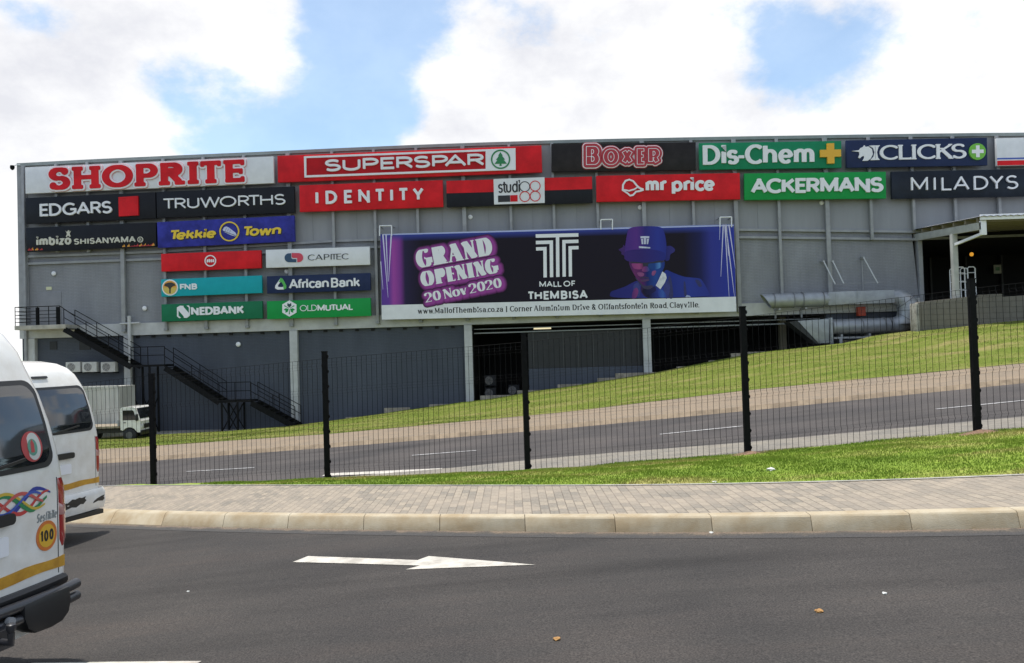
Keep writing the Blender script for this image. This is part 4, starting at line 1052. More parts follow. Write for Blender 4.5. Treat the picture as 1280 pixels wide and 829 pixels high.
# 18
s = Sign([(930, 216.7), (1107, 214.8), (1108, 248), (930.8, 250.2)], 'bright green sign with heavy white capitals, below the one with the yellow plus', M_GRN)
s.text('ACKERMANS', Style(wv=.25, wh=.20, sp=.05), [(0, .10, LW)], (938, 242.6), (1102.4, 240.4), 18.4)
# 19
s = Sign([(1057.9, 175.4), (1233.7, 172.4), (1234.5, 206.4), (1058.5, 210)], 'navy sign with a white unicorn head, serif capitals and a green disc with a cross', M_NAVY)
horse = [(1064.4, 189.2), (1073, 188.2), (1075.2, 185.4), (1078.4, 184), (1080, 181.8), (1081.6, 184), (1085, 183.4), (1089.5, 186.8), (1090.6, 193), (1088, 198.6), (1084.4, 201.2), (1077.6, 201.4), (1080, 197.2), (1079.4, 195), (1076.6, 196.2), (1074.6, 198.4), (1072.4, 197.4), (1074, 193), (1073.4, 190.2)]
s.art('unicorn_head', LW, [horse], 0, .06)
s.art('column_emblem', LW, [[(1086, 182.4), (1099.6, 182), (1097.4, 184.6), (1095.8, 190.6), (1097, 197.4), (1099.4, 200.2), (1087.4, 200.6), (1091.6, 196), (1092.8, 190.6), (1091, 185.4)], [(1093.4, 183.6), (1093.7, 199), (1094.3, 199), (1094.0, 183.6)]], 0, .055)
s.text('CLICKS', Style(wv=.22, wh=.12, sp=.11, serif=.05, st=.08, contrast=True), [(0, .07, LW)], (1099.4, 200), (1207.6, 198.6), 18.0)
s.art('green_disc', mat('apple_green', (.16, .47, .04), .4), [pc(1220.9, 190, 10.3, 40)], 0, .10)
s.art('white_cross', LW, [[(1218.6, 182.6), (1223, 182.5), (1223, 187.7), (1228.2, 187.6), (1228.3, 192), (1223.2, 192.1), (1223.3, 197.2), (1218.9, 197.3), (1218.8, 192.3), (1213.6, 192.4), (1213.5, 188), (1218.7, 187.8)]], .101, .02)
# 20
s = Sign([(1114.4, 215), (1296, 210.6), (1297, 245.6), (1115, 248.4)], 'near black sign with thin widely spaced white capitals, above the loading canopy', mat('blue_black_sign_face', (.014, .019, .03), .25, .4, .7, spec=.15))
s.text('MILADYS', Style(wv=.115, sp=.42), [(0, .11, LW)], (1138.4, 239.2), (1271.6, 236.6), 16.6)
# 21 cut by the frame
s = Sign([(1245.3, 172.8), (1420, 169), (1422, 203.4), (1246.7, 207.4)], 'white sign with a red lower edge cut off by the right edge of the photo', M_WHITE)
s.artl('red_stripe', M_RED, [rect(-s.w / 2 + .01, s.w / 2 - .01, .012, .27)], 0, .012)
s.artl('blue_stripe', mat('blue_stripe', (.03, .08, .40), .4), [rect(-s.w / 2 + .01, s.w / 2 - .01, .34, .42)], 0, .012)

# ------------------------------------------------------------------ the big banner
PRN = {}
def poster(name, stops, xw, top=None):
    """print on vinyl: colour runs across the banner (object x), as printed ink"""
    m, t, b = newmat(name)
    co = t.nodes.new('ShaderNodeTexCoord').outputs['Object']; sp = t.nodes.new('ShaderNodeSeparateXYZ'); t.links.new(co, sp.inputs[0])
    mr = t.nodes.new('ShaderNodeMapRange'); t.links.new(sp.outputs[0], mr.inputs[0]); mr.inputs[1].default_value = xw[0]; mr.inputs[2].default_value = xw[1]
    c = ramp(t, mr.outputs[0], stops)
    if top:
        mz = t.nodes.new('ShaderNodeMapRange'); t.links.new(sp.outputs[2], mz.inputs[0]); mz.inputs[1].default_value = top[0]; mz.inputs[2].default_value = top[1]
        f = ramp(t, mz.outputs[0], [(0, (0, 0, 0)), (1, (1, 1, 1))]); c = mixc(t, f, c, top[2])
    t.links.new(c, b.inputs['Base Color']); b.inputs['Roughness'].default_value = .55; b.inputs['Specular IOR Level'].default_value = .15
    return m
s = Sign([(475.6, 292.2), (917.5, 280.2), (921, 389.6), (476.4, 400.4)], 'huge dark banner with a man in a cap and pink glowing lettering', M_BLACK, name='advertising_banner', cat='banner', off=.70, depth=.10, group=None, board=False)
s.root.pop('group', None) if 'group' in s.root else None
b = MB(); b.box(-s.w / 2, s.w / 2, 0, .08, 0, s.h); b.build('backing_frame', M_STEEL, s.root, world=False, bevel=.01)
w2, h = s.w / 2 - .02, s.h
zs = h * .172
INKB = (.013, .0095, .018)
pm = poster('banner_print', [(0, (.11, .05, .30)), (.022, (.14, .05, .32)), (.036, (.36, .07, .36)), (.056, (.20, .045, .27)), (.068, (.026, .02, .06)), (.12, INKB), (.86, INKB), (.905, (.016, .018, .085)), (.935, (.035, .042, .26)), (1, (.03, .045, .33))], (-w2, w2), (h * .905, h * .985, (.045, .065, .33)))
s.artl('printed_panel', pm, [rect(-w2, w2, zs, h - .02)], 0, .012)
s.artl('address_strip', M_WHITE, [rect(-w2, w2, .02, zs - .002)], 0, .012)
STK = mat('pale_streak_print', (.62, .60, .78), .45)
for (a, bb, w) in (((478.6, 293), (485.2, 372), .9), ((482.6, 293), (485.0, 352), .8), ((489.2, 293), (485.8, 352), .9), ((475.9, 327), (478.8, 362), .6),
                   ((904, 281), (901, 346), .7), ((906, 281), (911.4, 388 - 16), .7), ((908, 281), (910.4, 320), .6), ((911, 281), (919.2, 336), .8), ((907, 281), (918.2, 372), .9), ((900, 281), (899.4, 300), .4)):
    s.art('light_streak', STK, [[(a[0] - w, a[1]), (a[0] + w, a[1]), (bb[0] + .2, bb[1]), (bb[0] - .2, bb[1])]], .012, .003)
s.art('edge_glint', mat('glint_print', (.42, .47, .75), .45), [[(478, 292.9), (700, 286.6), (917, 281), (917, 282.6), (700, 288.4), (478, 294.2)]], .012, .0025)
# lettering on the banner
MAG = mat('magenta_glow_print', (.30, .05, .27), .5); MAG2 = mat('dim_magenta_print', (.12, .028, .13), .5)
GO = Style(wv=.36, wh=.07, sp=.085, serif=.05, st=.06, contrast=True)
G2 = Style(wv=.30, wh=.07, sp=.10, serif=.05, st=.06, contrast=True, space=.28)
for k, (txt, S_, a, bb, cp) in enumerate((('GRAND', GO, (522, 335.8), (617, 318.2), 22.5), ('OPENING', GO, (527.4, 358.8), (624.4, 340.8), 18.6), ('20 Nov 2020', G2, (531.4, 378.6), (628, 358.8), 11.8))):
    g = 4.0 / cp
    GLW = [(g * q, .001 + .0007 * i_, mat('glow_print_%d' % i_, tuple(INKB[j] + (c_ - INKB[j]) * w_ for j, c_ in enumerate((.33, .06, .31))), .5, spec=.15)) for i_, (q, w_) in enumerate(((1.35, .12), (1.2, .27), (1.05, .42), (.9, .57), (.75, .72), (.6, .86), (.4, 1.0)))]
    s.text(txt, S_, GLW, (a[0] + 1.9, a[1] + .9), (bb[0] + 1.9, bb[1] + .9), cp, y=-.0125 - .007 * (k == 1) - .014 * (k == 2), rot=True, split=False, name='glow_print', step=.04)
    s.text(txt, S_, [(0, .004, LW)], a, bb, cp, y=-.042, rot=True, split=False, name='lettering')
def pl(*q): return list(q)
TM = LW
s.art('emblem_bar', TM, [[(669.6, 293), (723, 291.6), (723, 296), (699, 296.6), (699.4, 346.2), (695.2, 346.4), (694.8, 296.8), (669.7, 297.4)]], .012, .004)
s.art('emblem_bar', TM, [[(669.8, 301.2), (691.2, 300.6), (691.6, 346.5), (687.4, 346.7), (687.0, 305.0), (669.9, 305.5)]], .012, .004)
s.art('emblem_bar', TM, [[(670, 309.2), (683.2, 308.8), (683.6, 346.8), (679.4, 347), (679.1, 313.1), (670.1, 313.4)]], .012, .004)
s.art('emblem_bar', TM, [[(702.8, 300.2), (723, 299.6), (723.1, 303.8), (707, 304.3), (707.3, 345.9), (703.2, 346.1)]], .012, .004)
s.art('emblem_bar', TM, [[(710.6, 307.9), (723.1, 307.5), (723.2, 311.7), (714.8, 312), (715, 345.7), (711, 345.9)]], .012, .004)
s.text('MALL OF', Style(wv=.18, sp=.2, space=.45), [(0, .004, TM)], (674.4, 359.2), (719.6, 358), 7.2, y=-.0125, split=False, name='lettering')
s.text('THEMBISA', Style(wv=.22, sp=.18), [(0, .004, TM)], (659.4, 375.2), (734.8, 373.4), 10.6, y=-.0125, split=False, name='lettering')
s.text('www.MallofThembisa.co.za | Corner Aluminium Drive & Olifantsfontein Road, Clayville.', Style(wv=.19, wh=.09, sp=.16, serif=.03, st=.08, contrast=True, space=.36), [(0, .004, INK)], (522.4, 392.3), (874, 384.2), 6.9, y=-.0125, rot=True, split=False, name='lettering', step=.04)
# the printed man
def Z(x, y): return (740 + x / 6.737, 275 + y / 6.737)
def fig(name, col, pts, y, stops=None):
    P = [s.L(*Z(*p)) for p in pts]
    if name not in ('cap_badge', 'shirt_collar'):
        for _ in range(3):                 # rounded outline
            P = [q for a_, b_ in zip(P, P[1:] + P[:1]) for q in ((a_[0] * .78 + b_[0] * .22, a_[1] * .78 + b_[1] * .22), (a_[0] * .22 + b_[0] * .78, a_[1] * .22 + b_[1] * .78))]
    xs_ = [p[0] for p in P]
    m = poster('print_' + name, stops, (min(xs_), max(xs_))) if stops else mat('print_' + name, col, .5, .2, 4)
    return s.artl(name, m, [P], y, .003)
B0, B1, B2, V0, K0 = (.022, .024, .16), (.032, .05, .30), (.05, .12, .42), (.085, .03, .20), (.012, .01, .03)
fig('jacket', None, [(150, 664), (152, 605), (205, 588), (285, 560), (345, 525), (400, 505), (590, 470), (622, 415), (670, 440), (770, 480), (870, 488), (918, 495), (950, 545), (985, 610), (998, 648)], .013, [(0, B0), (.25, (.03, .03, .2)), (.5, B1), (.62, (.022, .035, .24)), (.8, B1), (1, (.03, .04, .26))])
fig('hair', None, [(215, 250), (262, 232), (262, 205), (290, 235), (620, 225), (662, 215), (700, 245), (695, 270), (655, 290), (655, 335), (625, 350), (610, 330), (300, 330), (270, 335), (272, 300), (245, 290), (250, 268)], .015, [(0, (.05, .025, .13)), (.3, V0), (.8, B0), (1, (.045, .04, .2))])
fig('shirt_front', None, [(405, 600), (420, 520), (560, 560), (575, 655), (455, 660)], .017, [(0, (.04, .02, .09)), (.4, K0), (1, B1)])
fig('raised_hand', None, [(330, 664), (345, 590), (375, 565), (395, 600), (370, 664)], .0185, [(0, (.1, .03, .17)), (1, (.23, .05, .2))])
fig('face', None, [(300, 335), (612, 330), (612, 390), (590, 440), (555, 505), (520, 560), (480, 590), (440, 580), (400, 530), (360, 470), (325, 410)], .019, [(0, (.06, .02, .11)), (.15, (.15, .03, .13)), (.38, (.09, .02, .12)), (.5, (.015, .025, .15)), (.75, (.025, .07, .30)), (1, (.02, .04, .22))])
fig('neck_shade', None, [(430, 575), (480, 590), (530, 555), (545, 600), (460, 640), (420, 610)], .021, [(0, K0), (1, (.02, .02, .1))])
fig('lens', None, [(325, 360), (445, 365), (440, 410), (395, 418), (350, 412)], .023, [(0, (.26, .05, .20)), (.6, (.34, .07, .22)), (1, (.06, .015, .06))])
fig('lens', None, [(460, 365), (590, 352), (582, 400), (545, 418), (480, 412)], .023, [(0, (.02, .06, .2)), (.5, (.02, .06, .26)), (.85, (.09, .24, .55)), (1, (.02, .04, .2))])
fig('glasses_bridge', (.01, .01, .03), [(425, 362), (475, 362), (470, 395), (452, 388), (430, 395)], .025)
fig('nose', None, [(432, 392), (470, 392), (490, 425), (460, 440), (415, 435)], .027, [(0, (.26, .06, .2)), (.5, (.15, .04, .18)), (1, (.03, .08, .3))])
fig('cheek_glint', (.24, .05, .19), [(372, 440), (440, 445), (436, 475), (395, 478)], .028)
fig('mouth', (.07, .02, .10), [(405, 505), (470, 498), (490, 508), (440, 522), (410, 520)], .028)
fig('cheek_glint', (.03, .12, .38), [(505, 430), (545, 425), (525, 470), (500, 468)], .028)
fig('shirt_collar', (.68, .68, .74), [(592, 435), (620, 455), (628, 490), (612, 530), (575, 584), (536, 552), (560, 505)], .029)
fig('forearm', None, [(548, 590), (590, 580), (640, 655), (560, 657)], .029, [(0, B1), (.6, B2), (1, B1)])
fig('jacket_fold', (.014, .018, .12), [(640, 470), (668, 480), (690, 664), (640, 664)], .0165)
fig('jacket_fold', (.016, .022, .15), [(770, 520), (785, 515), (800, 640), (775, 650)], .0165)
fig('jacket_fold', (.05, .075, .38), [(860, 500), (905, 505), (930, 560), (900, 570)], .0165)
fig('jacket_lapel', (.02, .028, .2), [(600, 560), (640, 500), (662, 560), (640, 664), (612, 664)], .0175)
fig('jacket_lapel', (.025, .02, .13), [(350, 540), (395, 520), (410, 600), (395, 664), (345, 600)], .0175)
fig('brow_shade', (.02, .012, .06), [(300, 335), (450, 350), (612, 330), (606, 362), (450, 374), (318, 364)], .022)
fig('jaw_shade', (.022, .015, .07), [(352, 470), (400, 520), (440, 560), (520, 545), (500, 592), (440, 585), (395, 535)], .0205)
fig('glasses_rim', (.01, .01, .03), [(322, 356), (448, 360), (448, 368), (330, 366)], .0245)
fig('glasses_rim', (.01, .01, .03), [(458, 362), (596, 348), (596, 357), (460, 370)], .0245)
fig('moustache', (.03, .012, .07), [(402, 488), (440, 476), (482, 486), (478, 497), (440, 489), (406, 499)], .0285)
fig('cap', None, [(310, 55), (585, 52), (612, 110), (628, 210), (622, 300), (612, 345), (560, 340), (500, 358), (430, 362), (360, 352), (290, 350), (272, 300), (276, 240), (290, 140)], .031, [(0, (.07, .03, .22)), (.3, (.105, .035, .24)), (.5, (.035, .03, .2)), (.8, (.032, .045, .3)), (1, (.028, .035, .24))])
fig('cap_peak', None, [(276, 262), (350, 250), (450, 246), (560, 256), (622, 280), (612, 348), (560, 338), (500, 356), (430, 362), (360, 352), (284, 348), (270, 305)], .033, [(0, (.05, .025, .17)), (.4, (.04, .025, .16)), (1, (.025, .032, .22))])
for p in ([(408, 138), (482, 138), (482, 155), (455, 155), (455, 205), (436, 205), (436, 155), (408, 155)], [(412, 160), (430, 160), (430, 205), (418, 205)], [(461, 160), (480, 160), (472, 205), (461, 205)], [(395, 222), (490, 230), (490, 241), (395, 238)]):
    fig('cap_badge', (.55, .57, .72), p, .035)
fig('pocket_mark', (.35, .4, .65), [(785, 640), (800, 632), (828, 640), (830, 655), (815, 648), (790, 655)], .016)

# floodlight brackets above the banner
for (x0, x1, y0, y1) in ((474.5, 489.5, 282.3, 292), (751, 765.5, 274.5, 284), (900, 914.5, 271.5, 281)):
    lab = {474: 'square white tube bracket at the top left corner of the big banner', 751: 'square white tube bracket above the cap on the big banner', 900: 'square white tube bracket at the top right corner of the big banner'}[int(x0)]
    a = UW(x0, y1 + 3, .82); c = UW(x1, y0, .82)
    t = thing('bracket', lab, 'bracket', Matrix.Translation((a + c) / 2), 'tube brackets along the top of the banner')
    P = [UW(x0, y1 + 3, .82), UW(x0, y0 + .2, .82), UW(x1, y0 - .2, .82), UW(x1, y1 + 3, .82)]
    b = MB()
    for p, q in zip(P[:-1], P[1:]): b.tube([p, q], .032, 8)
    b.build('tube', LW, t, True)
    b = MB()
    for p in (P[1], P[2]): b.tube([p, p + WN * .8], .028, 8)
    b.build('arm', M_STEEL, t, True)
# ------------------------------------------------------------------ escape stair on the left
stair = thing('escape_stair', 'black steel escape stair zigzagging down the slate wall from a concrete landing', 'staircase')
b = WB()
u0, zl = uz(18, 407.5, 1.5); u1, _ = uz(88, 407.5, 1.5)
b.wb(u0, u1 - .3, .0, 1.5, zl - .24, zl); b.build('top_landing', mat('beige_landing_concrete', (.43, .40, .34), .85, .2, 3), stair, bevel=.01)
OFF0, OFF1 = .35, 1.42
def flight(pa, pb):
    """stringers, treads, rail between two photo points on the outer stringer"""
    (ua, za), (ub, zb) = uz(*pa, OFF1), uz(*pb, OFF1)
    m = WB()
    for o in (OFF0, OFF1): m.bar(WP(ua, o, za - .14), WP(ub, o, zb - .14), .05, .30)
    m.build('stringer', M_STAIR, stair)
    n = max(4, int(abs(za - zb) / .18)); t = WB()
    for k in range(n):
        f = (k + .5) / n; u = ua + (ub - ua) * f; z = za + (zb - za) * f
        t.wb(u - .14, u + .14, OFF0 + .03, OFF1 - .03, z - .05, z - .01)
    t.build('tread', M_STAIR, stair)
    for o in (OFF0, OFF1):
        r = WB(); k = max(2, int(abs(ub - ua) / 1.1))
        for j in range(k + 1):
            f = j / k; u = ua + (ub - ua) * f; z = za + (zb - za) * f
            r.tube([WP(u, o, z - .1), WP(u, o, z + 1.0)], .024, 6)
        for hgt in (1.0, .52): r.tube([WP(ua, o, za + hgt), WP(ub, o, zb + hgt)], .022, 6)
        r.build('handrail', M_STAIR, stair)
def landing(pa, pb, legs=True):
    (ua, za), (ub, zb) = uz(*pa, OFF1), uz(*pb, OFF1); z = (za + zb) / 2
    m = WB(); m.wb(ua, ub, OFF0, OFF1, z - .12, z); m.build('landing', M_STAIR, stair)
    r = WB(); n = max(2, int((ub - ua) / .75))
    for j in range(n + 1):
        u = ua + (ub - ua) * j / n; r.tube([WP(u, OFF1, z - .1), WP(u, OFF1, z + 1.0)], .024, 6)
    for hgt in (1.0, .52): r.tube([WP(ua, OFF1, z + hgt), WP(ub, OFF1, z + hgt)], .022, 6)
    r.build('handrail', M_STAIR, stair)
    if legs:
        lg = WB(); ul = ua + .12
        w = .9
        for q in (ul, ul + w): 
            for o in (OFF0 + .05, OFF1 - .05): lg.bar(WP(q, o, -2.12), WP(q, o, z - .1), .09, .09)
        lg.build('support_leg', M_STAIR, stair); lg = WB()
        for o in (OFF0 + .05, OFF1 - .05):
            lg = WB(); zt = min(z - .15, -2.1 + 2.0)
            lg.bar(WP(ul, o, -2.1), WP(ul + w, o, zt), .05, .05); lg.bar(WP(ul + w, o, -2.1), WP(ul, o, zt), .05, .05)
            lg.build('cross_brace', M_STAIR, stair)
flight((80, 408.5), (164, 456)); landing((164, 456), (206, 456)); flight((206, 457), (274, 500.5)); landing((274, 500.5), (314, 500.5)); flight((314, 501), (369, 531))
r = WB()
PT = [(19, 407.5), (75, 407.5)]
for k in range(5):
    x = 19 + 56 * k / 4; u, _ = uz(x, 400, 1.46); r.tube([WP(u, 1.46, zl - .1), WP(u, 1.46, zl + 1.05)], .024, 6)
ua, ub = uz(19, 400, 1.46)[0], uz(75, 400, 1.46)[0]
for hg in (1.05, .8, .6, .4, .2): r.tube([WP(ua, 1.46, zl + hg), WP(ub, 1.46, zl + hg)], .018 if hg < 1 else .026, 6)
for hg in (1.05, .8, .6, .4, .2): r.tube([WP(ua, .1, zl + hg), WP(ua, 1.46, zl + hg)], .016, 6)
r.tube([WP(ub, 1.46, zl + 1.05), WP(uz(93, 400, 1.46)[0], 1.44, zl + .45)], .024, 6)
r.build('handrail', M_STAIR, stair)
for px in (46.5, 72):
    u, _ = uz(px, 400, 1.46); b = WB(); b.wb(u - .10, u + .10, 1.40, 1.44, zl, zl + 1.0)
    b.build('infill_plate', M_STAIR, stair)
# white post with a cross arm on the wall by the stair
b = WB(); t = thing('pipe_stack', 'white pipe with a short cross arm rising beside the escape stair', 'pipe')
u, z = uz(161.5, 395, .3); b.tube([WP(u, .3, -2.1), WP(u, .3, z)], .10, 10); b.build('pipe', M_BEAM, t, True)
b = WB(); ua, za = uz(150, 405, .3); ub, zb = uz(175, 403.5, .3); b.tube([WP(ua, .32, za), WP(ub, .32, zb)], .055, 8); b.build('cross_arm', M_BEAM, t, True)

# ------------------------------------------------------------------ air conditioners on the left wall
AC = 'air conditioner boxes in a row under the landing'
M_ACW = mat('offwhite_ac_casing', (.55, .54, .50), .5, .12, 4); M_GRL = mat('ac_grille_dark', (.16, .15, .15), .6)
def aircon(M, lab, group=AC, w=.85, hh=.58, d=.34, mc=None):
    t = thing('air_conditioner', lab, 'air conditioner', M, group)
    b = MB(); b.box(-w / 2, w / 2, -d, 0, 0, hh); b.build('casing', mc or M_ACW, t, world=False, bevel=.02)
    b = MB(); cx = -.1
    b.tube([(cx, -d - .012, hh / 2), (cx, -d + .02, hh / 2)], hh * .40, 24); b.build('fan_opening', M_GRL, t, world=False, smooth=True)
    b = MB()
    for r_ in (.09, .16, .22): 
        n = 24
        for k in range(n):
            a0, a1 = 2 * math.pi * k / n, 2 * math.pi * (k + 1) / n
            b.bar((cx + r_ * math.cos(a0), -d - .022, hh / 2 + r_ * math.sin(a0)), (cx + r_ * math.cos(a1), -d - .022, hh / 2 + r_ * math.sin(a1)), .012, .012)
    for k in range(3): b.bar((cx + .22 * math.cos(k * 1.047), -d - .022, hh / 2 + .22 * math.sin(k * 1.047)), (cx - .22 * math.cos(k * 1.047), -d - .022, hh / 2 - .22 * math.sin(k * 1.047)), .012, .012)
    b.build('fan_guard', mc or M_ACW, t, world=False)
    b = MB()
    for x in (-.3, .3): b.box(x - .02, x + .02, -d - .02, .28, -.06, -.005); 
    b.build('bracket', M_STAIR, t, world=False)
    return t
WROT = Matrix(((WU.x, WN.x, 0, 0), (WU.y, WN.y, 0, 0), (0, 0, 1, 0), (0, 0, 0, 1)))
for px, lab in ((95.5, 'leftmost air conditioner of the row under the concrete landing, beside the van roof'), (116, 'middle air conditioner of the row under the concrete landing'), (139, 'air conditioner nearest the stair stringer in the row under the landing')):
    P = UW(px, 465, .18); aircon(Matrix.Translation(P) @ WROT, lab)
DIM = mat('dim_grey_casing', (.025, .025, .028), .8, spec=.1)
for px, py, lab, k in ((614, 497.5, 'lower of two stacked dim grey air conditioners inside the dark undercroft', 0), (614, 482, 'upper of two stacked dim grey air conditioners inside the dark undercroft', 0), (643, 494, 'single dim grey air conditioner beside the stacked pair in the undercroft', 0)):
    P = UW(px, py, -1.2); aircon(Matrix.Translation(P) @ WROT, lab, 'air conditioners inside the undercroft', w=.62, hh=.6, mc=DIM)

# ------------------------------------------------------------------ exhaust ducts on the right
duct = thing('exhaust_duct', 'fat grey galvanised exhaust duct doubling back on itself above the grass bank', 'duct')
DO = .85
def dp(px, py, o=DO): u, z = uz(px, py, o); return u, z
ut, z0 = dp(955, 375.2); ue, z1 = dp(1041, 375.2); zt = (z0 + z1) / 2 ; rt = .40
b = WB(); n = 28                          # open slanted mouth
ring = lambda u, r, sl=0: [WP(u + sl * math.sin(2 * math.pi * k / n) , DO + r * math.cos(2 * math.pi * k / n), zt + r * math.sin(2 * math.pi * k / n)) for k in range(n)]
um, uq = dp(966.6, 375)[0], dp(1028, 375)[0]
R0, R1, R2 = ring(um - .42, rt * .95, -.26), ring(um, rt * .97), ring(um - .40, rt * .90, -.26)
R3 = ring(um + .3, rt * .88)
vs = R0 + R1 + R2 + R3
fs = [(k, (k + 1) % n, n + (k + 1) % n, n + k) for k in range(n)] + [(2 * n + k, 2 * n + (k + 1) % n, (k + 1) % n, k) for k in range(n)] + [(3 * n + k, 3 * n + (k + 1) % n, 2 * n + (k + 1) % n, 2 * n + k) for k in range(n)] + [tuple(3 * n + k for k in range(n))]
b.add(vs, fs); b.build('outlet_cowl', M_GALV, duct, True)
for name, xa, xb, r_ in (('pipe_section', 967, 990.6, rt), ('pipe_section', 991.4, 1002.4, rt * .94), ('pipe_section', 1003, 1027.5, rt), ('pipe_section', 1028, 1041, rt * .93)):
    b = WB(); b.tube([WP(dp(xa, 375)[0], DO, zt), WP(dp(xb, 375)[0], DO, zt)], r_, 28); b.build(name, M_GALV, duct, True, angle=50)
for xf in (966.6, 991, 1002.7, 1027.8):
    b = WB(); u = dp(xf, 375)[0]; b.tube([WP(u - .02, DO, zt), WP(u + .02, DO, zt)], rt * 1.09, 28); b.build('flange', M_DUCTF, duct, True, angle=50)
uR0, uR1 = dp(1041, 375)[0], dp(1114.5, 373)[0]
b = WB(); b.hexa([WP(uR0 - .35, DO + .34, zt - .35), WP(uR0, DO + .42, zt - .36), WP(uR0, DO - .42, zt - .36), WP(uR0 - .35, DO - .34, zt - .35), WP(uR0 - .35, DO + .34, zt + .35), WP(uR0, DO + .42, zt + .37), WP(uR0, DO - .42, zt + .37), WP(uR0 - .35, DO - .34, zt + .35)])
b.build('transition', M_GALV, duct, bevel=.02)
b = WB(); b.wb(uR0, uR1, DO - .42, DO + .42, zt - .34, zt + .37); b.build('square_duct', M_GALV, duct, bevel=.015)
b = WB(); uj = (uR0 + uR1) / 2 - .4; b.wb(uj - .02, uj + .02, DO - .44, DO + .44, zt - .36, zt + .39); b.build('flange', M_GALV, duct)
# elbows: out to the right, down and back
zlw = dp(1080, 407.5)[1]; rl = .41
uE = dp(1127, 375)[0]
arc = []
zc = (zt + zlw) / 2; hh = (zt - zlw) / 2
for k in range(15):
    a = R(90 - 180 * k / 14); arc.append(WP(uE - .55 + .85 * max(0, math.cos(a)) ** .8, DO + .12 * math.cos(a), zc + hh * math.sin(a)))
b = WB(); b.tube([WP(uR1 - .02, DO, zt)] + arc + [WP(dp(1112, 407)[0], DO, zlw)], [rt * .92] + [rl * (.98 + .42 * math.sin(math.pi * k / 14)) for k in range(15)] + [rl], 24); b.build('return_elbow', M_GALV, duct, True, angle=50)
for k_ in (0, 4, 7, 10, 14):
    a_ = (arc[min(k_ + 1, 14)] - arc[max(k_ - 1, 0)]).normalized() * .018; rr_ = rl * (.98 + .42 * math.sin(math.pi * k_ / 14)) * 1.03
    b = WB(); b.tube([arc[k_] - a_, arc[k_] + a_], rr_, 28); b.build('elbow_seam', M_DUCTF, duct, True, angle=50)
for xa, xb in ((1039, 1075.5), (1076.5, 1111)):
    b = WB(); b.tube([WP(dp(xa, 407)[0], DO, zlw), WP(dp(xb, 407)[0], DO, zlw)], rl, 28); b.build('pipe_section', M_GALV, duct, True, angle=50)
for xf in (1039, 1076, 1104):
    b = WB(); u = dp(xf, 407)[0]; b.tube([WP(u - .025, DO, zlw), WP(u + .025, DO, zlw)], rl * 1.10, 28); b.build('flange', M_DUCTF, duct, True, angle=50)
b = WB(); H = [dp(*q) for q in ((994, 401.5), (1033, 399), (1033, 429), (1020, 429.5))]
b.poly(H[::-1], DO - .55, DO + .45); b.build('hopper', M_GALV, duct, bevel=.02)
b = WB(); H = [dp(*q) for q in ((983, 403), (993.2, 401.8), (1019, 429.6), (1017, 430))]; b.poly(H[::-1], DO - .6, DO + .5); b.build('hopper_underside', M_DARK2, duct)
b = WB(); u, z = dp(1036, 414); b.wb(u - .09, u + .06, DO - .5, DO + .5, z - .72, z + .72); b.build('flange', M_GALV, duct, bevel=.01)
b = WB()
for xq in (973, 1006): 
    b = WB(); u = dp(xq, 375)[0]; b.wb(u - .05, u + .05, .1, DO + .2, zt - rt - .12, zt - rt - .02); b.wb(u - .04, u + .04, .1, .2, zt - rt - .55, zt - rt - .1); b.build('support_bracket', M_STEEL, duct)
b = WB()
for xq in (1050, 1085): u = dp(xq, 420)[0]; b.wb(u - .05, u + .05, DO - .4, DO + .3, zlw - rl - .14, zlw - rl - .01)
ua, ub = dp(1040, 424)[0], dp(1088, 424)[0]; b.wb(ua, ub, DO + .2, DO + .3, zlw - rl - .25, zlw - rl - .15); b.wb(ua + .3, ua + .45, DO + .2, DO + .3, -.5, zlw - rl - .25); b.wb(ub - .4, ub - .25, DO + .2, DO + .3, -.5, zlw - rl - .25)
b.build('support_bracket', M_STEEL, duct)
# red box on the white band
P = UW(1076.5, 395, .30); t = thing('alarm_box', 'small orange red box on the white band between the two duct runs', 'box', Matrix.Translation(P) @ WROT)
b = MB(); b.box(-.2, .2, -.16, .18, 0, .5); b.build('casing', mat('orange_red_enamel', (.50, .06, .025), .4), t, world=False, bevel=.02)
b = MB(); b.box(-.16, .16, -.18, -.161, .06, .44); b.build('cover', mat('orange_red_enamel2', (.42, .05, .02), .45), t, world=False)

# thin stay struts above the duct
for i, (a, c, lab) in enumerate((((1029.5, 326.5), (1044, 355.5), 'leftmost thin slanted stay rod on the wall above the duct'), ((1041, 326.5), (1054.7, 354.6), 'middle thin slanted stay rod on the wall above the duct'), ((1079.6, 322), (1097.3, 354.2), 'thin slanted stay rod with its own upright nearest the loading bay'))):
    P, Q = UW(*a, .36), UW(*c, .9)
    t = thing('stay_rod', lab, 'stay', Matrix.Translation(P), 'slanted stay rods above the exhaust duct')
    b = MB(); b.tube([P, Q], .035, 8); b.build('rod', mat('pale_steel', (.5, .51, .52), .4), t, True)
    b = MB(); b.box(P.x - .06, P.x + .06, P.y - .02, P.y + .35, P.z - .06, P.z + .06); b.build('fixing', M_STEEL, t)
    if i == 2:
        b = MB(); b.tube([P + WN * .25, P + WN * .25 + Vector((0, 0, -1.9))], .03, 8); b.build('upright', M_STEEL, t, True)
    if i == 0:
        b = MB(); b.tube([Q, UW(1101, 352.6, .9)], .012, 6); b.build('wire', M_STEEL, t)

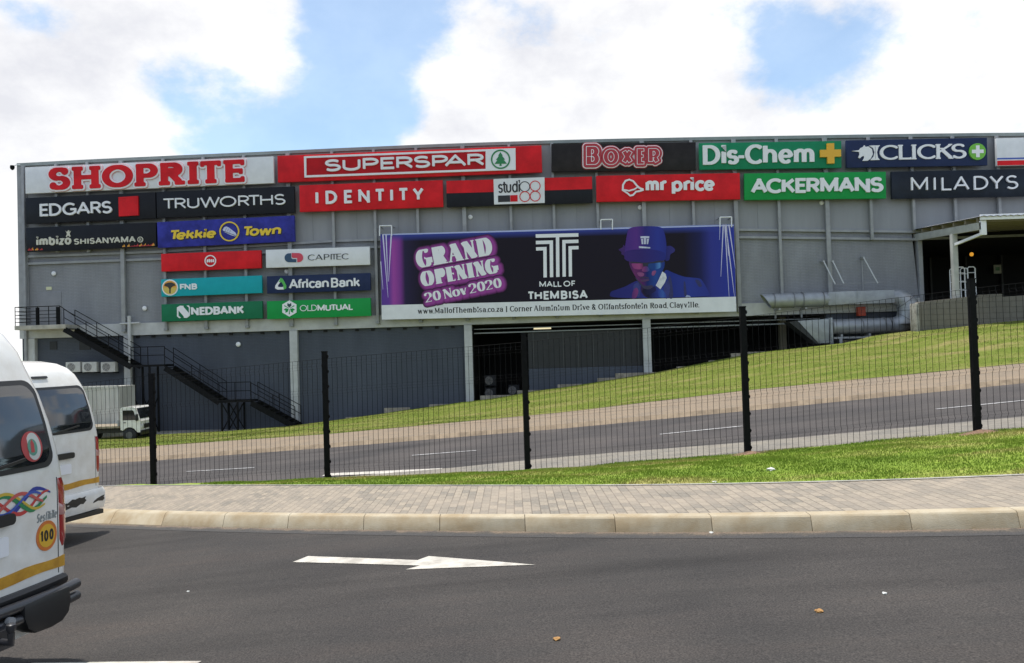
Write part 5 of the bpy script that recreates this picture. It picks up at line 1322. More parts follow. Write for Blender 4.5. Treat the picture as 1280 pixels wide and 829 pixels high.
# ------------------------------------------------------------------ loading bay canopy, retaining wall
can = thing('loading_canopy', 'pale steel loading bay canopy sloping out from the wall at the right edge', 'canopy')
CXL = 22.55
yw = lambda X: 46 - .049 * X
def UX(px, py, X):                 # the point of the photo ray on the plane x = X
    r = ray(px, py); return CAM + r * (X / r.x)
a0, a1 = UX(1144, 292.5, CXL), UX(1228, 277.5, CXL)
M_PALE = mat('pale_cream_steel', (.44, .44, .41), .5, .15, 2)
b = MB(); hb = .36
b.hexa([a1 + Vector((-.08, 0, -hb)), a1 + Vector((.08, 0, -hb)), a0 + Vector((.08, .3, -hb - .02)), a0 + Vector((-.08, .3, -hb - .02)), a1 + Vector((-.08, 0, 0)), a1 + Vector((.08, 0, 0)), a0 + Vector((.08, .3, 0)), a0 + Vector((-.08, .3, 0))])
b.build('edge_beam', M_PALE, can, bevel=.01)
b = MB(); XR = 48
def rp(X, t, dz): return Vector((X, a0.y + .3 + (a1.y - a0.y - .3) * t - (0), a0.z + (a1.z - a0.z) * t + dz))
nx = 160
vs = []; 
for t_ in (0, 1.03):
    for k in range(nx + 1):
        X = CXL - .2 + (XR - CXL) * k / nx; vs.append(rp(X, t_, .27 + (.02 if k % 2 else -.02)))
b.add(vs, [(k, k + 1, nx + 2 + k, nx + 1 + k) for k in range(nx)])
vs2 = [v + Vector((0, 0, -.03)) for v in vs]; b.add(vs2, [(nx + 1 + k, nx + 2 + k, k + 1, k) for k in range(nx)])
b.build('roof_sheet', M_STEEL, can)
for k in range(7):
    t_ = .04 + k * .155; b = MB(); p = rp(CXL, t_, .12); b.box(CXL - .14, XR, p.y - .05, p.y + .05, p.z - .11, p.z + .11); b.build('purlin', mat('timber_tan_purlin', (.22, .19, .14), .7), can)
b = MB(); p = rp(CXL, 1.0, .10); b.box(CXL - .16, XR, p.y - .14, p.y - .06, p.z - .02, p.z + .24); b.build('fascia', LW, can, bevel=.01)
b = MB(); q = UX(1236, 283, CXL + .05); b.box(q.x - .13, q.x + .13, p.y - .02, p.y + .14, p.z - .72, p.z - .03); b.build('drop_post', LW, can, bevel=.01)
c0 = UX(1192, 300, CXL)
b = MB(); b.box(CXL - .13, CXL + .13, c0.y - .13, c0.y + .13, 2.4, rp(CXL, (c0.y - a0.y) / (a1.y - a0.y), -hb).z); b.build('column', M_PALE, can, bevel=.012)
b = MB(); b.bar(Vector((CXL, c0.y, c0.z - .0)) + Vector((0, -.1, -.25)), Vector((CXL + .1, p.y + .1, p.z - .62)), .11, .13); b.build('brace', LW, can)
for X in (30, 37, 44):
    b = MB(); b.box(X - .13, X + .13, c0.y - .13, c0.y + .13, 2.4, c0.z + .2); b.build('column', M_PALE, can, bevel=.012)
    b = MB(); b.hexa([rp(X, 1, 0) + Vector((-.08, 0, -hb)), rp(X, 1, 0) + Vector((.08, 0, -hb)), rp(X, 0, 0) + Vector((.08, 0, -hb)), rp(X, 0, 0) + Vector((-.08, 0, -hb)), rp(X, 1, 0) + Vector((-.08, 0, 0)), rp(X, 1, 0) + Vector((.08, 0, 0)), rp(X, 0, 0) + Vector((.08, 0, 0)), rp(X, 0, 0) + Vector((-.08, 0, 0))])
    b.build('rafter', M_PALE, can)
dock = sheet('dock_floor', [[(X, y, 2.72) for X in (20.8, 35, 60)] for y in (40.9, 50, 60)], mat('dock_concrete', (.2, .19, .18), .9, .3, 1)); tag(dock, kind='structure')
# retaining wall of rough blocks
rw = thing('retaining_wall', 'rough grey block retaining wall in front of the dark loading bay', 'retaining wall')
M_RW = brickwall('rough_grey_block', (.185, .168, .138), .6, .28, .05)
def retblock(x0, x1, yt0, yt1, depth=40.45):
    P0, P1 = [CAM + ray(x, y) * (depth / ray(x, y).y) for x, y in ((x0, yt0), (x1, yt1))]
    b = MB(); e = Vector((0, .5, 0)); z = 1.7
    b.hexa([Vector((P0.x, P0.y, z)), Vector((P1.x, P1.y, z)), Vector((P1.x, P1.y, z)) + e, Vector((P0.x, P0.y, z)) + e, P0, P1, P1 + e, P0 + e])
    b.build('wall_section', M_RW, rw, bevel=.03)
retblock(1147, 1151, 379.5, 377); retblock(1151.2, 1213, 377.5, 370.6); retblock(1213.2, 1223, 372.6, 371.4); retblock(1223.2, 1253, 368.4, 367.4); retblock(1253.2, 1300, 371, 368); retblock(1300.2, 1420, 368, 360)
b = MB(); P = CAM + ray(1147, 388) * (40.4 / ray(1147, 388).y); b.box(P.x - .12, P.x + .02, 40.3, 40.95, 2.0, P.z + .35); b.build('end_post', M_CONC, rw, bevel=.02)
# roll cage, notice and lamp in the bay
P = CAM + ray(1209, 372) * (43 / ray(1209, 372).y)
cage = thing('roll_cage', 'white tubular roll cage trolley standing in the dark loading bay', 'trolley', Matrix.Translation((P.x, P.y, 2.72)))
wv_, hv_ = .48, P.z + 1.62 - 2.72
b = MB()
for y in (0, .7):
    for x0, x1 in ((-wv_, -.08), (.08, wv_)):
        b.tube([(x0, y, .15), (x0, y, hv_ - .08), (x0 + .08, y, hv_), (x1 - .08, y, hv_), (x1, y, hv_ - .08), (x1, y, .15)], .03, 8)
        for z in np.arange(.4, hv_ - .2, .44): b.tube([(x0, y, z), (x1, y, z)], .022, 6)
b.build('frame', LW, cage, True, world=False)
b = MB(); b.box(-wv_, wv_, 0, .7, .12, .18); b.build('base', M_STEEL, cage, world=False)
for x in (-.4, .4):
    for y in (.08, .62):
        b = MB(); b.tube([(x - .02, y, .06), (x + .02, y, .06)], .06, 12); b.build('castor', M_RUB, cage, world=False)
P = UW(1247, 336.5, -11.5); t = thing('notice_board', 'small pale notice on the dark back wall of the loading bay', 'notice', Matrix.Translation(P) @ WROT)
b = MB(); b.box(-.25, .25, 0, .03, -.3, .3); b.build('panel', mat('pale_notice', (.5, .5, .38), .5), t, world=False, bevel=.01)
b = MB(); b.box(-.14, .14, -.004, -.001, -.1, .14); b.build('pictogram', mat('notice_green', (.12, .25, .12), .5), t, world=False)
P = UW(1214.5, 318, -6); t = thing('lamp', 'small glowing amber lamp hanging in the dark loading bay', 'lamp', Matrix.Translation(P))
b = MB(); b.tube([(0, 0, -.12), (0, 0, -.06), (0, 0, .06), (0, 0, .12)], [.05, .11, .11, .05], 12); b.build('bulb', mat('amber_lamp_lit', (1, .45, .05), emit=.45), t, True, world=False)
b = MB(); b.tube([(0, 0, .12), (0, 0, zBay - .2 - P.z)], .012, 6); b.build('stem', M_STAIR, t, world=False)

# wall lamps
WL = 'small round bulkhead lights on the wall'
for px, py, o, lab in ((67.5, 342, .0, 'white round wall light below the sign with flames'), (181, 385.5, .0, 'white round wall light left of the dark green sign'), (298, 430.5, -.1, 'white round wall light on the slate wall above the stair'), (588, 271.5, 0, 'white round wall light below the sign with the rings'), (800, 259.5, 0, 'white round wall light below the sign with a cap emblem'), (1027, 253.5, 0, 'white round wall light below the heavy white capitals on green'), (358.5, 339.5, 0, 'white round wall light under the capsule emblem sign'), (132, 439, -.1, 'white round wall light on the slate wall above the air conditioners')):
    P = UW(px, py, o); t = thing('wall_light', lab, 'wall light', Matrix.Translation(P) @ WROT, WL)
    b = MB(); b.tube([(0, .05, 0), (0, -.05, 0), (0, -.10, 0)], [.13, .13, .06], 14); b.build('diffuser', LW, t, True, world=False)
    b = MB(); b.tube([(0, .06, 0), (0, -.02, 0)], .15, 14); b.build('ring', M_STEEL, t, True, world=False)
# camera on the roof corner
P = UW(24.5, 208, .1); t = thing('security_camera', 'small black dome camera on an arm at the upper left corner of the wall', 'camera', Matrix.Translation(P) @ WROT)
b = MB(); b.tube([(.05, 0, .1), (-.2, 0, .1), (-.36, -.05, 0)], .03, 8); b.build('arm', LW, t, True, world=False)
b = MB(); b.tube([(-.4, -.06, .05), (-.4, -.06, -.06), (-.4, -.06, -.16), (-.4, -.06, -.22)], [.11, .13, .10, .03], 14); b.build('dome', M_BLACK, t, True, world=False)

# ------------------------------------------------------------------ mesh fence
fence = thing('mesh_fence', 'black welded mesh security fence with square posts along the grass verge', 'fence')
FPX = []
for px in (190, 407, 657, 932, 1220):
    r = ray(px, 500); s_ = 14.25 / (r.y + .2 * r.x); FPX.append((r * s_).x)
stp_ = (FPX[-1] - FPX[0]) / 4
FPX = [FPX[0] - 2 * stp_, FPX[0] - stp_] + FPX + [FPX[-1] + stp_, FPX[-1] + 2 * stp_]
FH = {2: 2.30, 3: 2.40, 4: 2.42, 5: 2.44, 6: 2.42}
for i, X in enumerate(FPX):
    y, z = yF(X), zF(X); hgt = FH.get(i, 2.4)
    b = MB(); w = .045
    b.box(X - w, X + w, y - w, y + w, z - .2, z + hgt)
    b.box(X - w - .006, X + w + .006, y - w - .006, y + w + .006, z + hgt, z + hgt + .02)
    for k in range(9):
        zz = z + .12 + k * (hgt - .2) / 8
        b.box(X + w, X + w + .018, y - .035, y + .03, zz - .03, zz + .03)
    pst = b.build('post', M_BLACK, fence)
    b = MB()
    for k in range(9):
        zz = z + .12 + k * (hgt - .2) / 8; b.tube([(X + w + .018, y - .01, zz), (X + w + .03, y - .01, zz)], .014, 8)
    b.build('clamp_bolt', M_BLACK, pst)
for i in range(len(FPX) - 1):
    Xa, Xb = FPX[i] + .05, FPX[i + 1] - .05; z0 = max(zF(Xa), zF(Xb)) - .02; 
    za, zb_ = zF(Xa), zF(Xb)
    hgt = 2.28; b = MB()
    # level-topped panels, stepped a little by the slope
    base = lambda X: za + (zb_ - za) * (X - Xa) / (Xb - Xa)
    bends = (.28, .98, 1.68, 2.16)
    def prof(z):                       # depth of the stiffening folds
        return max([0] + [.03 * (1 - abs(z - q) / .05) for q in bends if abs(z - q) < .05])
    zs_ = sorted(set([.03, hgt] + [q + d for q in bends for d in (-.05, 0, .05)]))
    n = int(round((Xb - Xa) / .0935)); rw_ = .0036
    for k in range(n + 1):
        X = Xa + (Xb - Xa) * k / n; y = yF(X) - .02
        pts = [Vector((X, y - prof(z), base(X) + z)) for z in zs_]
        for p, q in zip(pts[:-1], pts[1:]):
            b.add([p + Vector((-rw_, 0, 0)), p + Vector((rw_, 0, 0)), p + Vector((0, -.004, 0)), q + Vector((-rw_, 0, 0)), q + Vector((rw_, 0, 0)), q + Vector((0, -.004, 0))], [(0, 1, 4, 3), (1, 2, 5, 4), (2, 0, 3, 5)])
    for z in [.05] + [q + d for q in bends for d in (-.05, 0, .05)] + [hgt]:
        rr = .0011 if z < hgt else .003
        p = Vector((Xa, yF(Xa) - .024 - prof(z), base(Xa) + z)); q = Vector((Xb, yF(Xb) - .024 - prof(z), base(Xb) + z))
        b.add([p + Vector((0, 0, -rr)), p + Vector((0, 0, rr)), p + Vector((0, -.003, 0)), q + Vector((0, 0, -rr)), q + Vector((0, 0, rr)), q + Vector((0, -.003, 0))], [(0, 1, 4, 3), (1, 2, 5, 4), (2, 0, 3, 5)])
    b.build('mesh_panel', M_BLACK, fence)
for i in (4, 5, 6):                    # bare soil round the feet of the posts
    X = FPX[i]; y = yF(X); n = 18
    ring_ = [(X + (.35 + .12 * mnoise.noise(Vector((k, i, 0)))) * math.cos(2 * math.pi * k / n), y - .12 + (.20 + .06 * mnoise.noise(Vector((k, i, 5)))) * math.sin(2 * math.pi * k / n)) for k in range(n)]
    b = MB(); c = (X, y - .1, zF(X) + .075)
    b.add([c] + [(p[0], p[1], zF(p[0]) + .02 + .1 * (zn(p[0]) + .15 - zF(p[0])) * max(0, (y - p[1])) / 3) for p in ring_], [(0, 1 + k, 1 + (k + 1) % n) for k in range(n)])
    tag(b.build('soil', M_SOIL, smooth=True), kind='structure')

# ------------------------------------------------------------------ small delivery truck in the yard
M_CORR = mat('offwhite_container', (.52, .51, .47), .55, .25, 2, stretchv=(1, 1, .2))
con = thing('shipping_container', 'offwhite corrugated shipping container standing behind the small white truck', 'container', Matrix.Translation(WP(uz(130, 500, 4.0)[0], 4.0, -2.11)) @ WROT)
u1c, ztc = uz(148, 482.5, 4.0); u0c = u1c - 4.6; uc = uz(130, 500, 4.0)[0]
xa, xb, top = u0c - uc, u1c - uc, ztc + 2.11
b = MB(); n = 52; vs = []
for k in range(n + 1):
    x = xa + .06 + (xb - xa - .12) * k / n; o = .035 if k % 2 else 0
    vs += [(x, .04 - o, .14), (x, .04 - o, top - .1)]
b.add(vs, [(2 * k, 2 * k + 2, 2 * k + 3, 2 * k + 1) for k in range(n)])
b.box(xa + .03, xb - .03, .05, 1.75, .14, top - .02); b.build('corrugated_body', M_CORR, con, world=False)
b = MB(); b.box(xa, xb, 0, 1.8, 0, .14); b.build('lower_rail', mat('tan_rail', (.45, .38, .27), .6), con, world=False)
b = MB(); b.box(xa, xb, -.01, .08, top - .1, top + .01); b.build('upper_rail', M_CORR, con, world=False)
for x in (xa + .06, xb - .06):
    b = MB(); b.box(x - .07, x + .07, -.015, .1, .141, top - .101); b.build('corner_post', M_CORR, con, world=False)
TO = 6.0
sc_ = (46 - TO) / F
P = WP(uz(160, 538, TO)[0], TO - .9, -2.09)
trk = thing('flatbed_truck', 'small white flatbed truck parked in the yard in front of the container', 'truck', Matrix.Translation(P))
def tx(px): return (px - 160) * 41.0 / F      # metres along the truck from the front wheel
cab0, cab1 = tx(149), tx(174.5)
prof_ = [(cab0, .60), (cab0, 1.66), (cab0 + .08, 1.74), (cab1 - .40, 1.74), (cab1 - .28, 1.68), (cab1 - .08, 1.12), (cab1 - .02, 1.02), (cab1, .52), (cab1 - .03, .46), (.42, .46)]
prof_ += [(.40 * math.cos(R(a_)), .33 + .40 * math.sin(R(a_))) for a_ in (25, 50, 75, 100, 125, 145)] 
b = MB(); m = len(prof_)
cab_v = [(x, -.85, z) for x, z in prof_] + [(x, .85, z) for x, z in prof_]
tri = [tuple(t_) for t_ in tessellate_polygon([[Vector((x, z, 0)) for x, z in prof_]])]
b.add(cab_v, tri + [tuple(m + i for i in t_[::-1]) for t_ in tri] + [(k, (k + 1) % m, m + (k + 1) % m, m + k) for k in range(m)])
cabo = b.build('cab', M_VAN, trk, world=False)
b = MB(); q = [(cab0 + .12, 1.08), (cab0 + .12, 1.58), (cab1 - .42, 1.58), (cab1 - .36, 1.54), (cab1 - .20, 1.08)]
b.add([(x, -.856, z) for x, z in q] + [(x, -.84, z) for x, z in q], [tuple(range(5)), tuple(range(9, 4, -1))] + [(k, (k + 1) % 5, 5 + (k + 1) % 5, 5 + k) for k in range(5)]); b.build('side_window', M_GLASS, cabo, world=False)
b = MB(); b.add([(cab1 - .088, -.74, 1.14), (cab1 - .088, .74, 1.14), (cab1 - .27, .70, 1.652), (cab1 - .27, -.70, 1.652)], [(0, 1, 2, 3)])
for i_ in range(4): b.v[i_] = b.v[i_] + Vector((.012, 0, .008))
b.build('windscreen', M_GLASS, cabo, world=False)
b = MB(); b.box(cab0 + .16, cab0 + .28, -.866, -.851, .94, .98); b.build('door_handle', M_PLAST, cabo, world=False)
b = MB(); b.box(cab1 - .03, cab1 + .05, -.87, .87, .34, .56); b.build('bumper', M_PLAST, trk, world=False, bevel=.02)
b = MB(); b.box(cab1 - .03, cab1 + .012, -.55, .55, .64, .86); b.build('grille', M_PLAST, trk, world=False)
for y in (-.68, .68):
    b = MB(); b.box(cab1 - .03, cab1 + .02, y - .12, y + .12, .66, .84); b.build('headlight', mat('lamp_glass', (.6, .6, .6), .1), trk, world=False, bevel=.015)
b = MB(); b.box(cab1 - .2, cab1 - .1, -1.02, -.90, 1.05, 1.38); b.build('mirror', M_PLAST, trk, world=False, bevel=.02)
b = MB(); b.box(-3.3, cab1 - .3, -.36, .36, .42, .62); b.build('chassis', M_PLAST, trk, world=False)
b = MB(); b.box(-3.5, cab0 - .08, -.86, .86, .70, .80); b.build('deck', mat('worn_timber_deck', (.30, .25, .18), .8, .3, 5), trk, world=False)
b = MB(); b.box(cab0 - .16, cab0 - .10, -.84, .84, .80, 1.1); b.build('headboard', M_STEEL, trk, world=False)
for x in (0, -2.5):
    for y in (-.74, .74):
        b = MB(); b.tube([(x, y - .12, .33), (x, y - .09, .33), (x, y + .09, .33), (x, y + .12, .33)], [.28, .33, .33, .28], 24); wl = b.build('wheel', M_RUB, trk, True, world=False, angle=40)
        b = MB(); sg = -1 if y < 0 else 1; b.tube([(x, y + sg * .115, .33), (x, y + sg * .128, .33)], .17, 18); b.build('rim', mat('dull_rim', (.10, .10, .10), .5), wl, world=False)

# ------------------------------------------------------------------ minibuses
LZ = [.28, .34, .5, .75, 1.0, 1.2, 1.32, 1.5, 1.7, 1.9, 2.02, 2.12, 2.19, 2.24, 2.27, 2.285]
LR = [.03, .01, .0, .0, .0, .0, .005, .028, .068, .125, .175, .245, .325, .44, .61, .92]
LZ0 = list(LZ)
def roof_to(f): return [z if z <= 2.02 else 2.02 + (z - 2.02) * f for z in LZ0]
LZ = roof_to(1.85)
LH = [.81, .84, .85, .855, .855, .85, .845, .83, .805, .775, .75, .715, .67, .60, .50, .36]
LF = [4.62, 4.66, 4.69, 4.69, 4.62, 4.45, 4.25, 3.98, 3.68, 3.38, 3.2, 3.04, 2.92, 2.8, 2.6, 2.3]
def xr(z): return float(np.interp(z, LZ, LR))
def hw_(z): return float(np.interp(z, LZ, LH))
def rear(y, z): return xr(z) + .075 * (y / hw_(z)) ** 2
def outline(z):
    h, x0, x1 = hw_(z), xr(z), float(np.interp(z, LZ, LF)); rc = .11; pts = []
    for k in range(13):
        y = -(h - rc) + 2 * (h - rc) * k / 12; pts.append((rear(y, z), y))
    xe = rear(h - rc, z)
    for k in range(1, 7):
        a = R(90 * k / 6); pts.append((xe + rc * (1 - math.cos(a)), h - rc + rc * math.sin(a)))
    for k in range(1, 10): pts.append((xe + rc + (x1 - .35 - xe - rc) * k / 9, h))
    for k in range(1, 7): a = R(90 * k / 6); pts.append((x1 - .35 + .35 * math.sin(a) - .0, h - .30 * (1 - math.cos(a))))
    half = [p for p in pts]
    for k in range(1, 8): y = (h - .30) * (1 - 2 * k / 8); pts.append((x1 + .06 * (1 - (y / h) ** 2), y))
    for k in range(6, 0, -1): a = R(90 * k / 6); pts.append((x1 - .35 + .35 * math.sin(a), -(h - .30 * (1 - math.cos(a)))))
    for k in range(9, 0, -1): pts.append((xe + rc + (x1 - .35 - xe - rc) * k / 9, -h))
    for k in range(6, 0, -1): a = R(90 * k / 6); pts.append((xe + rc * (1 - math.cos(a)), -(h - rc + rc * math.sin(a))))
    return pts
def patch(root, name, m, loops, off, thick=.004, sub=True):
    """a decal, lamp or pane laid on the rear skin; loops in (y, z)"""
    mb = MB()
    vs = [p for l in loops for p in l]; n = len(vs)
    me = bpy.data.meshes.new(name); bm = bmesh.new()
    V = [bm.verts.new((0, y, z)) for y, z in vs]
    for t_ in tessellate_polygon([[Vector((y, z, 0)) for y, z in l] for l in loops]):
        try: bm.faces.new([V[i] for i in t_])
        except ValueError: pass
    for _ in range(3):
        es = [e for e in bm.edges if e.calc_length() > .12]
        if es: bmesh.ops.subdivide_edges(bm, edges=es, cuts=1); bmesh.ops.triangulate(bm, faces=bm.faces)
    for v in bm.verts: v.co.x = rear(v.co.y, v.co.z) - off
    ex = bmesh.ops.extrude_face_region(bm, geom=list(bm.faces))
    for v in ex['geom']:
        if isinstance(v, bmesh.types.BMVert): v.co.x += thick
    bmesh.ops.recalc_face_normals(bm, faces=bm.faces)
    bm.to_mesh(me); bm.free()
    return finish(name, me, m, root, True, 40)
def rrect(y0, y1, z0, z1, r, n=5, ins=0.0):
    o = []
    for cx, cz, a in ((y1 - r, z1 - r, 0), (y0 + r, z1 - r, 90), (y0 + r, z0 + r, 180), (y1 - r, z0 + r, 270)):
        for k in range(n + 1): t_ = R(a + 90 * k / n); o.append((cx + r * math.cos(t_), cz + r * math.sin(t_)))
    return o
def skin_strip(root, name, m, z0, z1, i0, i1, off, nz_=8):
    """a strip of the body skin between two outline indices (wraps a corner)"""
    rows = []
    for k in range(nz_ + 1):
        z = z0 + (z1 - z0) * k / nz_; o = outline(z); N = len(o); cx = 2.3
        row = []
        for i in range(i0, i1 + 1):
            x, y = o[i % N]; xa_, ya_ = o[(i - 1) % N]; xb_, yb_ = o[(i + 1) % N]
            tx_, ty_ = xb_ - xa_, yb_ - ya_; L = math.hypot(tx_, ty_); nx_, ny_ = ty_ / L, -tx_ / L
            if nx_ * (x - cx) + ny_ * y < 0: nx_, ny_ = -nx_, -ny_
            e = off if (i0 < i < i1 and 0 < k < nz_) else -.002
            row.append((x + nx_ * e, y + ny_ * e, z))
        rows.append(row)
    o = sheet(name, rows, m, root); return o
def minibus(name, label, M, rich):
    root = thing(name, label, 'minibus', M, None)
    b = MB(); rings = [outline(z) for z in LZ]; N = len(rings[0])
    # extra rings between the levels for a smooth side
    zz = []
    for a, c in zip(LZ[:-1], LZ[1:]): zz += [a, (a + c) / 2]
    zz.append(LZ[-1]); rings = [outline(z) for z in zz]
    vs = [(x, y, z) for z, rg in zip(zz, rings) for x, y in rg]
    fs = [(i * N + k, i * N + (k + 1) % N, (i + 1) * N + (k + 1) % N, (i + 1) * N + k) for i in range(len(zz) - 1) for k in range(N)]
    vs.append((1.9, 0, LZ[-1] + .006)); t_ = len(vs) - 1; l0 = (len(zz) - 1) * N
    fs += [(l0 + k, l0 + (k + 1) % N, t_) for k in range(N)] + [tuple(range(N - 1, -1, -1))]
    b.add(vs, fs); b.build('body', M_VAN, root, True, world=False, angle=55)
    # rear window: black surround and tinted pane
    def win(e, n=5):
        o = []
        for (y, z, r_) in ((.69 - e, 2.005 - e, .10), (-.69 + e, 2.005 - e, .10), (-.72 + e, 1.385 + e, .09), (.72 - e, 1.385 + e, .09)):
            a = {(1, 1): 0, (-1, 1): 90, (-1, -1): 180, (1, -1): 270}[(1 if y > 0 else -1, 1 if z > 1.6 else -1)]
            cx, cz = y - math.copysign(r_, y), z - (r_ if z > 1.6 else -r_)
            for k in range(n + 1): q = R(a + 90 * k / n); o.append((cx + r_ * math.cos(q), cz + r_ * math.sin(q)))
        return o
    rwn = patch(root, 'rear_window', M_PLAST, [win(0)], .006, .010)
    patch(rwn, 'pane', M_GLASS, [win(.035)], .010, .003)
    b = MB(); b.bar((rear(.1, 1.42) - .03, .05, 1.40), (rear(-.35, 1.5) - .03, -.42, 1.47), .012, .02); b.build('wiper', M_PLAST, rwn, world=False)
    # tailgate seam
    sm = []
    for ys in (-.735, .735):
        sm.append([(ys - .004, .62), (ys + .004, .62), (ys + .004, 1.3), (ys - .004, 1.3)])
    for l in sm: patch(root, 'tailgate_seam', mat('seam_shadow_gap', (.05, .05, .05), .8), [l], .0015, .002)
    patch(root, 'handle', M_PLAST, [rrect(-.30, .30, 1.06, 1.135, .03)], .035, .04)
    pl_ = patch(root, 'number_plate', LW, [rrect(-.26, .26, .86, .985, .015)], .012, .012)
    for side in (-1, 1):
        idx = (0, 0)
        o = outline(1.0); N = len(o)
        ids = [i for i, (x, y) in enumerate(o) if x < .30 and y * side > .73]
        ii = [i if i < N // 2 else i - N for i in ids]
        lamp = skin_strip(root, 'tail_lamp', M_TAIL, .79, 1.30, min(ii), max(ii), .012)
        lamp2 = skin_strip(lamp, 'indicator_lens', mat('pale_lamp_lens', (.45, .22, .2), .15, coat=1.0), 1.0, 1.12, min(ii), max(ii), .0155, 4)
    patch(root, 'reflective_strip', mat('yellow_reflective_tape', (.62, .33, .03), .4, .25, 8, col2=(.45, .22, .02)), [[(y, .66 + .008 * math.sin(y * 9)) for y in np.linspace(-.80, .80, 17)] + [(y, .735 + .006 * math.sin(y * 13 + 1)) for y in np.linspace(.80, -.80, 17)]], .004, .003)
    # side windows, arches and wheels
    for sy in (-1, 1):
        for xa_, xb_ in ((.42, 1.38), (1.46, 2.42), (2.5, 3.25)):
            mb = MB(); pts = []
            for z in np.linspace(1.34, 1.98, 6): pts.append([(xa_ + (.0 if xa_ > .5 else (z - 1.34) * .12), sy * (hw_(z) + .004), z), (min(xb_, float(np.interp(z, LZ, LF)) - .42), sy * (hw_(z) + .004), z)])
            vs = [p for r_ in pts for p in r_]; mb.add(vs, [(2 * k, 2 * k + 1, 2 * k + 3, 2 * k + 2) for k in range(5)])
            mb.build('side_window', M_GLASS, root, True, world=False)
        for x in (.95, 3.75):
            mb = MB(); arc_ = [(x + .40 * math.cos(R(a)), .33 + .40 * math.sin(R(a))) for a in range(0, 181, 12)]
            q = [(px_, sy * .80, pz_) for px_, pz_ in arc_] + [(px_, sy * .862, pz_) for px_, pz_ in arc_]; n_ = len(arc_)
            mb.add(q, [tuple(range(n_, 2 * n_))] + [(k, k + 1, n_ + k + 1, n_ + k) for k in range(n_ - 1)])
            mb.build('wheel_arch', M_PLAST, root, world=False)
            mb = MB(); y = sy * .775
            mb.tube([(x, y - .10, .33), (x, y - .075, .33), (x, y + .075, .33), (x, y + .10, .33)], [.28, .33, .33, .28], 28); wh_ = mb.build('wheel', M_RUB, root, True, world=False, angle=40)
            mb = MB(); mb.tube([(x, y + sy * .095, .33), (x, y + sy * .108, .33)], .2, 20); mb.build('rim', M_STEEL, wh_, world=False)
    b = MB(); b.add([(float(np.interp(z, LZ, LF)) + .075 * (1 - (y / hw_(z)) ** 2) + .003, y, z) for z in (1.28, 1.5, 1.75, 2.0) for y in np.linspace(-.62, .62, 7)], [(i * 7 + k, i * 7 + k + 1, i * 7 + k + 8, i * 7 + k + 7) for i in range(3) for k in range(6)])
    b.build('windscreen', M_GLASS, root, True, world=False)
    for y in (-.66, .66):
        b = MB(); b.box(4.60, 4.66, y - .14, y + .14, .78, 1.0); b.build('headlight', mat('lamp_glass', (.6, .6, .6), .1), root, world=False, bevel=.03)
    return root
def place(cornerpx, d, psi, zl=1.0):
    r = ray(*cornerpx); C = CAM + r * (d / r.y)
    th = math.pi - psi; zg = zn(C.x + .3)
    Rm = Matrix.Rotation(th, 4, 'Z')
    off = Rm @ Vector((.06, -.855, 0))
    tilt = Matrix.Rotation(-math.atan(zn(C.x) - zn(C.x - 1)) * .6, 4, 'Y')
    return Matrix.Translation((C.x - off.x, C.y - off.y, zg)) @ Rm
M1 = place((87.5, 640), 5.97, R(14))
v1 = minibus('minibus', 'nearest white minibus with rainbow ribbons and a yellow round number sticker, cut by the frame', M1, True)
# rainbow ribbons
RC = [(.02, .04, .30), (.55, .05, .05), (.02, .22, .08), (.60, .42, .05), (.55, .10, .09), (.05, .10, .42)]
for i, c in enumerate(RC):
    ph, fr, am, wd = i * 1.05 + .6, 9.6 + (i % 3) * 1.1, (.085, .075, .07, .08, .06, .055)[i], (.016, .013, .016, .010, .012, .010)[i]
    ys = np.linspace(-.66 + .02 * i, .66, 40); up_, dn = [], []
    for y in ys:
        e = min(1, (y + .70) / .22); z = 1.185 + am * math.sin(fr * (y + .66) + ph) * (0.35 + .65 * e); t_ = wd * (.25 + .75 * e)
        up_.append((y, z + t_)); dn.append((y, z - t_))
    patch(v1, 'ribbon_decal', mat('ribbon_%d' % i, c, .35), [dn + up_[::-1]], .003 + .0012 * i, .001)
# speed sticker and script
def van_text(root, txt, S, m, y_left, z, y_right, H, off, name='lettering', slant=0):
    # the rear is read from behind: +y is to the reader's left
    tmp = MB(); Wd = abs(y_left - y_right)
    k_ = 0; glyphs = [c for c in txt]
    fixed = S.wv * len(glyphs) + S.sp * (len(glyphs) - 1); k_ = max(.3, (Wd / H - fixed) / max(1e-6, sum(GL[c][0] for c in glyphs))); x = 0
    for c in txt:
        bxs, dcs = seg_prims(c, k_, S); w = GL[c][0] * k_ + S.wv
        xs_ = np.arange(-.15, w + .15, .03); ys_ = np.arange(-.45, 1.2, .03)
        lp = contours(field(bxs, dcs, xs_, ys_), xs_, ys_, 0)
        if lp: patch(root, name, m, [[(y_left - (x + px_ + slant * pz_) * H, z + pz_ * H) for px_, pz_ in l] for l in lp], off, .002)
        x += w + S.sp
yc, zc_, rr = -.615, .91, .104
stk = patch(v1, 'speed_sticker', mat('orange_sticker_rim', (.62, .17, .03), .4), [[(yc + rr * math.cos(2 * math.pi * k / 36), zc_ + rr * math.sin(2 * math.pi * k / 36)) for k in range(36)]], .004, .003)
patch(stk, 'sticker_face', mat('yellow_sticker_face', (.72, .42, .03), .4), [[(yc + .08 * math.cos(2 * math.pi * k / 36), zc_ + .08 * math.sin(2 * math.pi * k / 36)) for k in range(36)]], .0052, .002)
van_text(stk, '100', Style(wv=.20, sp=.14), INK, yc + .066, zc_ - .038, yc - .066, .078, .0065, 'numeral')
van_text(v1, 'Sesfikile', Style(wv=.13, sp=.10), mat('grey_script', (.25, .27, .27), .4), -.52, 1.015, -.72, .062, .003, 'script', .15)
yc, zc_ = -.52, 1.545
